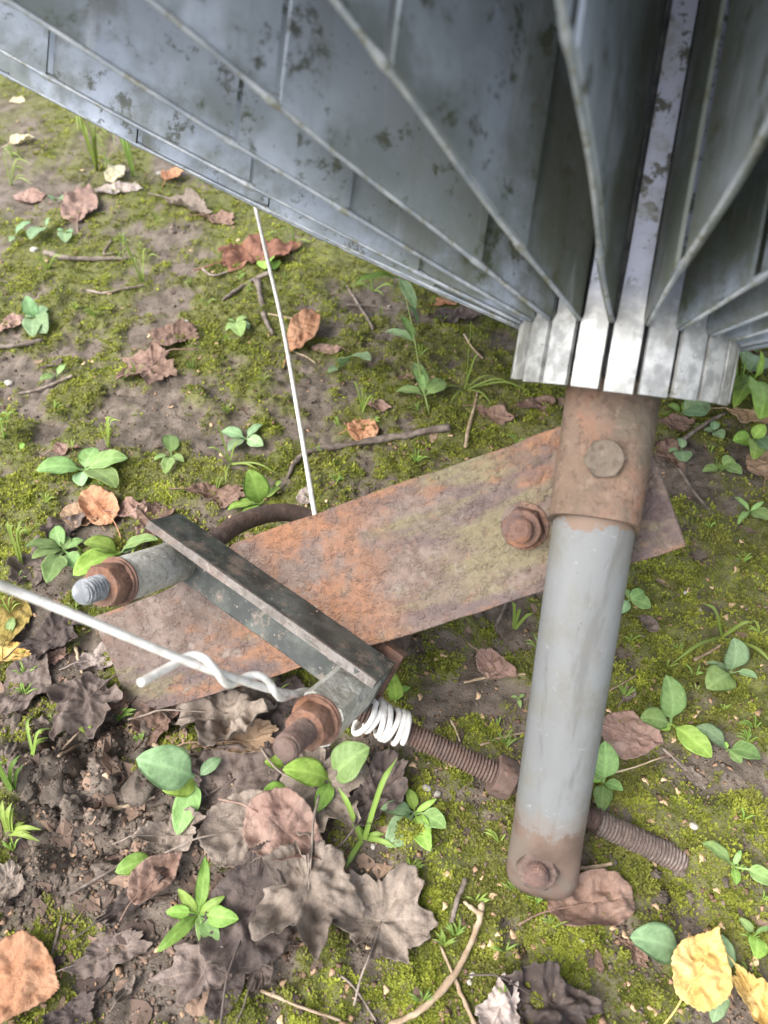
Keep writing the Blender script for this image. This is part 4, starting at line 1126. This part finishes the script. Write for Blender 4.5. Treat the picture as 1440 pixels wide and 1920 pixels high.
plant(778, 1526, [(-14, -48, 'o2'), (-62, -12, 'o3'), (-52, 60, 'o3'), (26, 66, 'o2'), (56, 22, 's1'), (40, -28, 'n2')], 'six-leaved seedling standing alone on moss between rod and dead leaves', 'o1', .45)
plant(1256, 1360, [(-2, -92, 'o1', .7), (-54, -16, 'r1'), (-20, 6, 'r2'), (80, 58, 'o2', .2)], 'seedling with one upright and one long curved leaf near the dusty pink leaf', 'o1', .45)
plant(1368, 1264, [(12, -66, 'r3', .7), (-40, 24, 'r1'), (52, 4, 's3'), (-42, -24, 'n3')], 'four-leaved seedling crossed by a long grass blade', 'r1', .4)
plant(1362, 1408, [(-52, -48, 'o3', .5), (30, 22, 'r1'), (66, 10, 'r1'), (-8, -18, 'r2')], 'trailing seedling with round leaves below the long curved leaf', 'r1', .3)
plant(1130, 1470, [(6, -78, 'o1', .7), (-34, -22, 'o2'), (38, 10, 'r1'), (-2, 50, 'o1'), (-22, -40, 'o1')], 'five-leaved seedling hugging the grey pipe near its rusty end', 'o1', .5)
plant(1178, 1128, [(44, 8, 'r1'), (30, -20, 'r1'), (-18, 22, 'r3'), (-6, -26, 'o1')], 'round-leaved seedling beside the middle of the pipe', 'r1', .3)
plant(1372, 1626, [(-52, -48, 'o1', .5), (86, 30, 's1'), (10, 32, 'o2'), (18, -32, 'n1')], 'seedling with a big notched leaf beyond the threaded rod end', 'o1', .35)
plant(1278, 1786, [(-92, -30, 'r3', .4)], 'single glossy round green leaf left of the yellow leaf', 'r3', .3)
plant(1352, 1830, [(4, -78, 'r3', .4), (-14, 86, 's3', .15)], 'pair of green leaves sticking out from behind the bright yellow leaf', 'r3', .3)
plant(1412, 1752, [(-24, -30, 'o1'), (8, 44, 'r2'), (34, -14, 'n1')], 'three-leaved seedling near the torn yellow leaf', 'o1', .4)
plant(1352, 878, [(40, 8, 'r1'), (24, -20, 'r1'), (-34, 4, 's1')], 'three-leaved seedling between two dead leaves right of the plate', 'r1', .3)
plant(1410, 828, [(-34, -4, 'r2', .6), (6, 28, 'o2'), (24, -32, 'r2', .6), (32, 12, 'r3')], 'bright clover seedling on a pale tan leaf', 'r2', .5)
plant(1276, 846, [(-22, 0, 'r3'), (2, -26, 'r3'), (6, 20, 'r3')], 'three dark round leaves beside a dark twig', 'r3', .3)
plant(1338, 812, [(-18, -6, 'r3'), (18, 8, 'r3'), (2, -24, 'r3')], 'dark round-leaved seedling with a tiny pink bit on it', 'r3', .3)
plant(1276, 778, [(-22, -20, 'r2'), (24, -20, 'r2'), (48, -4, 'r3'), (56, -26, 'r3')], 'clover-like seedling peeping out below the hub', 'r2', .4)
plant(1412, 716, [(-52, 16, 'n2', .5), (-34, 40, 'n2', .4), (18, -56, 'n2', .8), (36, 26, 'n2', .4), (20, 60, 'o2', .4), (-20, -30, 'n2', .7)], 'leafy upright weed right of the hub', 'n2', .6)
plant(1412, 668, [(-8, -28, 'r3'), (20, 4, 'r3'), (-4, 22, 'r3')], 'rounded dark green weed under the right ribs', 'r3', .5)
plant(1404, 962, [(40, 10, 'r1'), (-26, -32, 'n1'), (-20, 18, 'n1'), (28, -22, 'n1')], 'thin seedling sprawling on bare soil beyond the plate end', 'n1', .3)
plant(441, 608, [(-18, 10, 'o1'), (22, -14, 'r1'), (10, 18, 'o1'), (-12, -10, 'o1'), (26, 6, 'o3')], 'small star-shaped seedling left of the crossed twigs', 'o1', .4)
plant(66, 600, [(-16, -44, 'o3', .6), (-20, -8, 'o3'), (22, -22, 'r3'), (-6, 26, 'o3'), (18, 20, 'r3')], 'trailing seedling with grey-green leaves next to a torn rosy leaf', 'o3', .4)
plant(108, 708, [(-34, 2, 'o1'), (14, -26, 'o1')], 'pair of pointed seedling leaves above a thin bent twig', 'o1', .4)
plant(28, 446, [(28, -32, 'o3'), (-10, 6, 'o3')], 'two long grey-green leaves in moss beyond the grey stick', 'o3', .4)
plant(122, 438, [(-14, -8, 'r3'), (14, -4, 'r3'), (0, 14, 'r3')], 'tiny round-leaved seedling beside dark soil beyond the grey stick', 'r3', .4, group=None)
plant(88, 430, [(4, -22, 'o3'), (-32, 14, 'o3')], 'tiny seedling with one upright leaf beside its round-leaved neighbour', 'o3', .5)
plant(104, 380, [(-14, -14, 'r3'), (16, -8, 'r3')], 'pair of tiny round leaves beside the rosy brown leaf', 'r3', .5)
plant(636, 692, [(56, -26, 'n3', .9), (-20, 4, 's3'), (8, -14, 'n3')], 'seedling with one long arched leaf beside the rosy grey oval leaf', 'n3', .6)
plant(506, 492, [(-12, -10, 'r2'), (12, -8, 'r2'), (8, 10, 'r2'), (-10, 8, 'r2')], 'tiny bright sprout growing through the crumpled red leaf', 'r2', .5)
plant(742, 1318, [(-6, -56, 'n2', 1.6), (24, -30, 'o2', 1.2), (-10, -28, 'n2', 1.2)], 'small upright sprout beside the wire loops', 'n2', 1.0)
plant(972, 1312, [(-14, -6, 'o1'), (12, -10, 'o1'), (4, 14, 'o1')], 'tiny three-leaved sprout on moss left of the pipe', 'o1', .4)
plant(40, 846, [(4, -16, 'r2')], 'single tiny leaf beside the broad plantain seedling', 'r2', .3)
plant(518, 918, [(8, -18, 'o2'), (-14, 6, 's2')], 'two small leaves beside the big upright leaf', 'o2', .4)
plant(362, 1322, [(4, -14, 'r2')], 'tiny round leaf peeping from under the plate edge', 'r2', .3)
plant(20, 1195, [(4, -38, 'o1', .5)], 'single pale green leaf lying across the olive-yellow leaf', 'o1', .4)
plant(380, 345, [(-4, -22, 'r1', .7), (14, -4, 'o1')], 'pale sprout close under the dish edge', 'r1', .5)

# tall grassy weed by the dish
org = gp(805, 775); wt = bpy.data.objects.new('tall_weed', None); C.objects.link(wt); wt.location = org
wt['label'] = 'tall thin weed with alternate narrow leaves in front of the dish edge'; wt['category'] = 'weed'
stem = [org, gp(797, 742, .008), gp(788, 700, .022), gp(778, 640, .042), gp(764, 570, .066), gp(748, 520, .085)]
mb = MB(); tube(mb, spline(stem, 5) - org, np.linspace(.0009, .0005, 26), 6); add('stem', mesh('stem', mb.V, mb.F, M['stem']), wt)
for (i, px, py, e, ty) in ((1, 742, 730, .008, 'o1'), (1, 778, 676, .018, 'n1'), (1, 836, 712, .012, 'o1'), (2, 796, 728, .01, 'n1'), (3, 722, 618, .045, 'n3'), (3, 752, 590, .06, 'n1'), (4, 786, 610, .045, 'n3'), (4, 738, 560, .07, 'n1'), (5, 664, 528, .085, 'n2'), (5, 742, 484, .105, 'n1'), (5, 780, 575, .07, 'n3')):
    place_leaf(LM[ty], stem[i], gp(px, py, e), wt, org, prs.uniform(-.3, .3))

# ------------------------------------------------------------------ grass
def grass(cx, cy, blades, label, wpx=5.0, name='grass_tuft', group=None):
    """blades: (dx, dy, height of the tip as a share of its length)"""
    org = gp(cx, cy); mb = MB(); vs = []; rs = random.Random(int(cx * 3 + cy))
    for (dx, dy, el) in blades:
        b = org + np.array([rs.uniform(-.0012, .0012), rs.uniform(-.0012, .0012), -.001])
        g_ = gp(cx + dx, cy + dy); ln = np.linalg.norm(g_ - org); tip = gp(cx + dx, cy + dy, max(.001, ln * el))
        mid = b * .45 + tip * .55 + np.array([0, 0, ln * (.16 + .18 * el)])
        sp = spline([b, mid, tip], 6); w_ = wpx * .5 / F * .5 * np.array([1.0] * 9 + [.75, .5, .28, .05])
        d = tip - b; sd_ = np.cross(d, -FWD + np.array([0, 0, .6])); sd_ /= np.linalg.norm(sd_); up = np.cross(sd_, d / np.linalg.norm(d))
        V = []
        for i, p in enumerate(sp):
            V += [p - sd_ * w_[i] + up * w_[i] * .35, p, p + sd_ * w_[i] + up * w_[i] * .35]
            vs += [0, .6, 0]
        mb.put(np.array(V) - org, [(i * 3 + j, i * 3 + j + 1, (i + 1) * 3 + j + 1, (i + 1) * 3 + j) for i in range(len(sp) - 1) for j in (0, 1)])
    return add(name, mesh(name, mb.V, mb.F, M['grass'], True, {'vein': vs}), label=label, cat='grass', group=group, loc=org)
def fan(n, L, spread, el, seed, cx=0):
    rs = random.Random(seed); o = []
    for i in range(n):
        a = rs.uniform(-spread, spread) + cx
        l = L * rs.uniform(.5, 1); o.append((math.sin(a) * l, -math.cos(a) * l, el * rs.uniform(.5, 1.3)))
    return o
grass(182, 318, fan(13, 86, .5, 1.2, 1), 'thick upright green grass tuft close to the dish edge', 7)
grass(250, 330, fan(6, 72, .35, 1.2, 2, -.3), 'slim grass tuft between the thick tuft and the small orange-tan leaf', 5)
grass(268, 528, fan(9, 76, 1.0, .8, 3), 'wispy grass tuft above the thin bent twig', 4)
grass(553, 452, [(-60, -8, .4), (-30, -20, .6), (30, 4, .3), (-10, -32, .8), (12, 16, .1)], 'sprawling grass at the crumpled red leaf end near the dish', 5)
grass(205, 838, fan(6, 62, .45, .9, 5), 'short grass blades growing behind the plantain seedling', 5)
grass(432, 868, [(-26, -66, .8), (-46, -28, .5), (56, 14, .05), (92, 22, .03), (-10, 40, .1), (22, -40, .7)], 'sprawling pale grass with long runners below the cross-shaped seedling', 4)
grass(872, 728, [(60, -20, .3), (130, 12, .1), (96, -6, .2), (-30, 30, .2), (30, -60, .7), (8, -110, 1.0), (-60, 10, .2), (50, 30, .1)], 'sprawling grass with runners behind the sleeve', 5)
grass(680, 770, fan(4, 60, .7, .7, 8), 'two or three curved grass blades near the rosy small leaf', 4)
grass(682, 1572, [(-48, -96, .8), (62, -150, .9), (-24, -30, .6), (62, 18, .2), (40, -8, .3), (-36, 60, .1)], 'long bent grass blades crossing the black leaf curl', 8)
grass(962, 1180, [(-2, -52, 1.0), (40, -30, .8), (14, -40, .8)], 'short bright grass at the lower edge of the plate', 6)
grass(1352, 1196, [(-38, -66, .9), (-96, 52, .25), (62, -30, .5), (104, 58, .3), (-30, 10, .4)], 'long grass blades arching over the crossed seedling', 6)
grass(1388, 728, fan(13, 92, .9, .8, 12, -.3), 'thick grass tuft beside the hub', 6)
grass(18, 1560, fan(9, 66, 1.3, .6, 13, .7), 'bright grass sprouting at the edge of the dug soil', 7)
grass(22, 1480, fan(6, 80, .5, .9, 14), 'upright grass blades beyond the dug soil heap', 6)
grass(60, 1420, fan(4, 80, .4, .8, 15, .3), 'thin upright grass near the grey leaf scrap', 5)
grass(40, 1060, fan(7, 110, .35, 1.0, 16, -.1), 'tall pale grass behind the bushy seedling clump', 5)
grass(20, 345, fan(7, 60, .9, .6, 17, .8), 'pale grass near the curled cream leaf', 4)
grass(165, 1382, fan(7, 30, 1.2, .7, 18), 'tiny grass sprig under the grey-brown lobed leaf', 5)
grass(262, 1392, fan(6, 26, 1.2, .7, 19), 'tiny grass sprig on the soil under the plate corner', 5)
grass(222, 1348, [(28, -10, .5), (34, -18, .6), (-14, -8, .4), (18, -22, .6)], 'curly grass sprig at the plate corner', 6)
grass(90, 505, fan(5, 42, 1.0, .6, 20), 'short grass near the grey stick end', 4)
grass(8, 820, fan(5, 70, .5, .9, 21, .3), 'grass blades beside the plantain seedling at the soil edge', 5)
grass(262, 1010, [(-20, 50, .2), (10, -20, .4)], 'thin pale blade by the three tan leaves', 4)
grass(700, 545, [(-40, -10, .3), (40, -8, .4), (-10, -24, .6), (20, 10, .2)], 'low spreading grass in front of the dish', 5)
grass(1250, 1620, fan(3, 40, .6, .8, 24), 'short blade by the threaded rod end', 4)
grass(1060, 1660, [(-40, -14, .1), (-60, 4, .05)], 'pale blade under the pipe end', 4)
# small sprigs, alike
spr = random.Random(77); ng = 0
for i in range(900):
    px, py = spr.uniform(0, 1440), 200 + 1700 * spr.random() ** 1.25
    p = flat_px(px, py)
    if moss_mask(np.array([p[0]]), np.array([p[1]]))[0] < .55: continue
    grass(px, py, fan(spr.randint(4, 8), spr.uniform(14, 30) * (.6 + py / 1900), 1.4, .7, i), 'tiny sprig of fine grass in the moss', 2.6, 'grass_sprig', 'tiny grass sprigs in the moss'); ng += 1
    if ng >= 150: break

# ------------------------------------------------------------------ twigs and stalks
def twig(pts, w0, w1, label, mat='twig', name='twig', lift=None, group=None):
    """pts: pixels on the ground, w0 / w1: thickness in pixels at the ends"""
    G = []
    for q_ in pts:
        g_ = gp(q_[0], q_[1], q_[2] if len(q_) > 2 else 0)
        G.append(g_)
    z0 = [np.dot(g_ - EYE, FWD) for g_ in G]
    ww = np.linspace(w0, w1, len(G)) / 2 * np.array(z0) / F
    G = [g_ + np.array([0, 0, w_ * .8 + .0012]) for g_, w_ in zip(G, ww)]
    sp = spline(G, 6); rad = np.interp(np.linspace(0, 1, len(sp)), np.linspace(0, 1, len(G)), ww)
    rs = np.random.default_rng(abs(int(pts[0][0])) + 1); rad = rad * (1 + .12 * rs.normal(size=len(rad)))
    sp = sp + rs.normal(0, 1, sp.shape) * rad[:, None] * .12
    mb = MB(); tube(mb, sp - G[0], rad, 7, jit=.08, seed=3)
    return add(name, mesh(name, mb.V, mb.F, M[mat]), label=label, cat='twig' if name == 'twig' else 'stalk', group=group, loc=G[0])
twig([(86, 478), (120, 488), (170, 490), (240, 488)], 11, 7, 'grey-brown curved stick lying on moss near the far seedlings')
twig([(166, 548), (195, 553), (230, 545), (272, 538)], 5, 4, 'thin bent twig under the wispy grass tuft')
twig([(418, 566), (450, 545), (480, 528), (504, 518)], 6, 10, 'dark twig meeting another beneath the guy wire')
twig([(482, 532), (490, 565), (497, 600), (512, 632)], 12, 7, 'short rough bark twig lying left of the guy wire')
twig([(540, 900), (556, 868), (590, 848), (650, 840), (720, 828), (780, 818), (842, 806)], 8, 16, 'long lichen-grey stick bent at one end behind the plate')
twig([(-20, 656), (20, 654), (84, 642)], 10, 8, 'straight grey stick end next to the torn rosy leaf')
twig([(30, 742), (70, 735), (105, 722), (138, 708)], 5, 6, 'thin dark twig beneath two seedling leaves')
twig([(504, 592), (545, 600), (590, 612)], 4, 3, 'thin reddish stalk crossing the rough bark twig', 'straw', 'dry_stalk')
twig([(545, 660), (575, 672), (592, 684)], 3, 3, 'fine straw below the narrow orange-brown leaf', 'straw', 'dry_stalk')
twig([(872, 842), (880, 800), (890, 765), (894, 738)], 7, 5, 'yellowish dry grass stalk leaning behind the plate', 'straw', 'dry_stalk')
twig([(846, 1732), (856, 1694), (872, 1650)], 10, 9, 'short straight brown stick on moss left of the pipe end')
twig([(730, 1925), (800, 1888), (860, 1815), (890, 1750), (904, 1694)], 13, 12, 'long curved brown grass stem below the pipe end', 'straw', 'dry_stalk')
twig([(904, 1718), (886, 1706), (870, 1694)], 11, 6, 'short forked stub on the long curved stem', 'straw', 'dry_stalk')
twig([(890, 1922), (858, 1850), (826, 1776)], 9, 5, 'pale straight stalk crossing the long curved stem', 'straw', 'dry_stalk')
twig([(1268, 838), (1300, 812), (1330, 792), (1360, 778)], 8, 6, 'dark slate twig beside three dark round leaves')
twig([(1270, 880), (1300, 925), (1330, 960)], 6, 5, 'dark thin twig on soil beyond the plate end')
twig([(288, 1398), (320, 1418), (350, 1426), (372, 1434)], 8, 9, 'pale brown rootlet beside the big seedling', 'straw', 'dry_stalk')
twig([(374, 1518), (410, 1528), (456, 1548)], 7, 5, 'pale straw stalk under the big seedling', 'straw', 'dry_stalk')
twig([(112, 1420), (150, 1400), (186, 1394)], 6, 5, 'bent straw lying over the dug soil', 'straw', 'dry_stalk')
twig([(118, 1408), (140, 1385), (158, 1370)], 4, 5, 'short straw on the dug soil near the lobed leaf', 'straw', 'dry_stalk')
twig([(144, 1216), (150, 1245), (156, 1265)], 8, 5, 'pale straw stub beside the pinkish white leaf', 'straw', 'dry_stalk')
twig([(190, 1520), (240, 1514), (292, 1496)], 10, 6, 'flat tan blade of dry grass on the dug soil heap', 'straw', 'dry_stalk')
twig([(130, 1680), (200, 1640), (260, 1600)], 7, 5, 'dark root along the furrow in the dug soil')
twig([(100, 1790), (110, 1750), (118, 1720)], 6, 4, 'short brown stick left of the mauve rotten leaf')
twig([(490, 1858), (560, 1888), (640, 1915)], 7, 5, 'reddish stem under the wrinkled lobed leaf', 'straw', 'dry_stalk')
twig([(490, 1830), (520, 1790), (545, 1765)], 7, 4, 'thin grey stalk beside the wrinkled lobed leaf')
twig([(640, 1830), (670, 1860), (705, 1915)], 5, 4, 'grey fibre running over moss below the ragged leaf')
twig([(1068, 1632), (1110, 1628), (1146, 1622)], 8, 7, 'straw stub beside the pipe end', 'straw', 'dry_stalk')
twig([(1240, 1404), (1262, 1424), (1286, 1448)], 5, 4, 'thin stem leading to the flat grey-brown leaf piece')
twig([(1130, 1456), (1190, 1440), (1244, 1420)], 4, 3, 'fine straw beneath the dusty pink leaf', 'straw', 'dry_stalk')
twig([(870, 1282), (920, 1272), (985, 1266)], 5, 4, 'tan straw beside the crisp rosy tan leaf', 'straw', 'dry_stalk')
twig([(900, 1400), (945, 1384), (985, 1376)], 6, 4, 'pale grass stalk above the rod nut', 'straw', 'dry_stalk')
twig([(845, 1352), (856, 1375), (862, 1392)], 5, 3, 'little orange-brown stalk above the threaded rod', 'straw', 'dry_stalk')
twig([(928, 1180), (940, 1155), (950, 1130)], 7, 5, 'dark twig leaning under the plate edge')
twig([(1136, 1300), (1165, 1285), (1190, 1270)], 4, 3, 'fine brown stalk right of the pipe', 'straw', 'dry_stalk')
twig([(1300, 1240), (1330, 1225), (1350, 1212)], 7, 4, 'short brown stalk below the arching grass', 'straw', 'dry_stalk')
twig([(650, 575), (700, 578), (735, 584)], 5, 4, 'dark twig in front of the low spreading grass')
twig([(870, 630), (885, 655), (905, 675)], 5, 4, 'dry straw behind the sprawling runners', 'straw', 'dry_stalk')
twig([(700, 620), (660, 555), (650, 540)], 6, 4, 'brown twig pointing to the dish edge')
twig([(210, 455), (195, 478), (215, 478)], 5, 3, 'tiny bent stick above the grey-brown stick')
twig([(380, 508), (400, 520), (430, 512)], 5, 4, 'short brown twig left of the crumpled red leaf')

# ------------------------------------------------------------------ seed scales, pebbles
def scale_mesh(seed):
    rs = random.Random(seed); V = [(0, 0, .12)]; n = 15; P = []
    for i in range(n):
        a = 2 * math.pi * i / n
        r = .45 + .5 * max(0, math.cos(a * 1.5)) ** 2 * (1 if math.cos(a) > -.7 else .4) + rs.uniform(-.06, .06)
        P.append((r * math.cos(a), r * math.sin(a), rs.uniform(.0, .28)))
    V += P + [(x, y, z - .08) for x, y, z in P] + [(0, 0, .02)]
    Fc = [(0, 1 + i, 1 + (i + 1) % n) for i in range(n)] + [(1 + i, 1 + n + i, 1 + n + (i + 1) % n, 1 + (i + 1) % n) for i in range(n)] + [(1 + 2 * n, 1 + n + (i + 1) % n, 1 + n + i) for i in range(n)]
    return mesh('seed_scale', V, Fc, M['scale'])
SM = [scale_mesh(i) for i in range(4)]
SC = [(410, 1830, 15), (1415, 1805, 14), (930, 1795, 13), (962, 1755, 13), (1040, 1160, 9), (1380, 1070, 9), (1290, 1110, 7), (1370, 1135, 9), (1390, 1138, 8), (1360, 1158, 8), (1200, 1385, 9), (1228, 1387, 9), (1210, 1465, 10), (830, 1230, 11), (775, 1435, 11), (745, 1440, 9), (1365, 1295, 9), (1315, 1610, 11), (920, 1770, 10), (725, 1858, 11), (1300, 1345, 8), (1345, 1670, 10), (1230, 1700, 10), (1150, 1740, 12), (1170, 1755, 11), (1245, 1505, 10), (1220, 1540, 10), (1352, 1735, 10), (525, 1915, 12), (530, 1845, 12), (840, 1640, 12), (835, 1700, 10), (1220, 1890, 11), (475, 1605, 9), (535, 1625, 9), (420, 1725, 10), (395, 1665, 11), (185, 1785, 11), (200, 1455, 9), (240, 1465, 9)]
for i in range(190):
    py = spr.uniform(180, 1900); SC.append((spr.uniform(0, 1440), py, spr.uniform(4, 8) * (.55 + .55 * py / 1000)))
for i, (px, py, s) in enumerate(SC):
    p = gp(px, py); z = np.dot(p - EYE, FWD)
    o = add('seed_scale', SM[i % 4], label='tiny pale tan seed scale lying loose on the ground', cat='seed scale', group='tiny seed scales strewn over the ground')
    o.location = p + np.array([0, 0, .0008]); k = s * z / F; o.scale = (k, k, k)
    o.rotation_euler = (spr.uniform(-.4, .4), spr.uniform(-.4, .4), spr.uniform(0, 6.28))
def pebble_mesh(seed):
    rs = random.Random(seed); mb = MB(); nr, sg = 6, 9; V = []
    for i in range(nr + 1):
        t = math.pi * i / nr
        for j in range(sg):
            a = 2 * math.pi * j / sg; r = math.sin(t) * (1 + rs.uniform(-.12, .12)) + .02
            V.append((r * math.cos(a), r * .8 * math.sin(a), .6 * math.cos(t)))
    return mesh('pebble', V, [(i * sg + j, i * sg + (j + 1) % sg, (i + 1) * sg + (j + 1) % sg, (i + 1) * sg + j) for i in range(nr) for j in range(sg)] + [tuple(range(sg)), tuple(nr * sg + j for j in range(sg))[::-1]], M['stone'])
PM = [pebble_mesh(i) for i in range(3)]
for i, (px, py, s) in enumerate([(300, 327, 7), (730, 575, 4), (350, 605, 6), (17, 720, 9), (1285, 1112, 5), (1313, 1145, 4), (1090, 1765, 6), (885, 1828, 7), (880, 1842, 6), (800, 1478, 9), (820, 1490, 8), (700, 1588, 6), (1300, 1550, 9), (65, 470, 8)]):
    p = gp(px, py); z = np.dot(p - EYE, FWD); k = s * z / F
    o = add('pebble', PM[i % 3], label='small pale grit pebble pressed into the moss', cat='pebble', group='small pale pebbles in the moss')
    o.location = p + np.array([0, 0, k * .25]); o.scale = (k, k, k); o.rotation_euler = (0, 0, i)
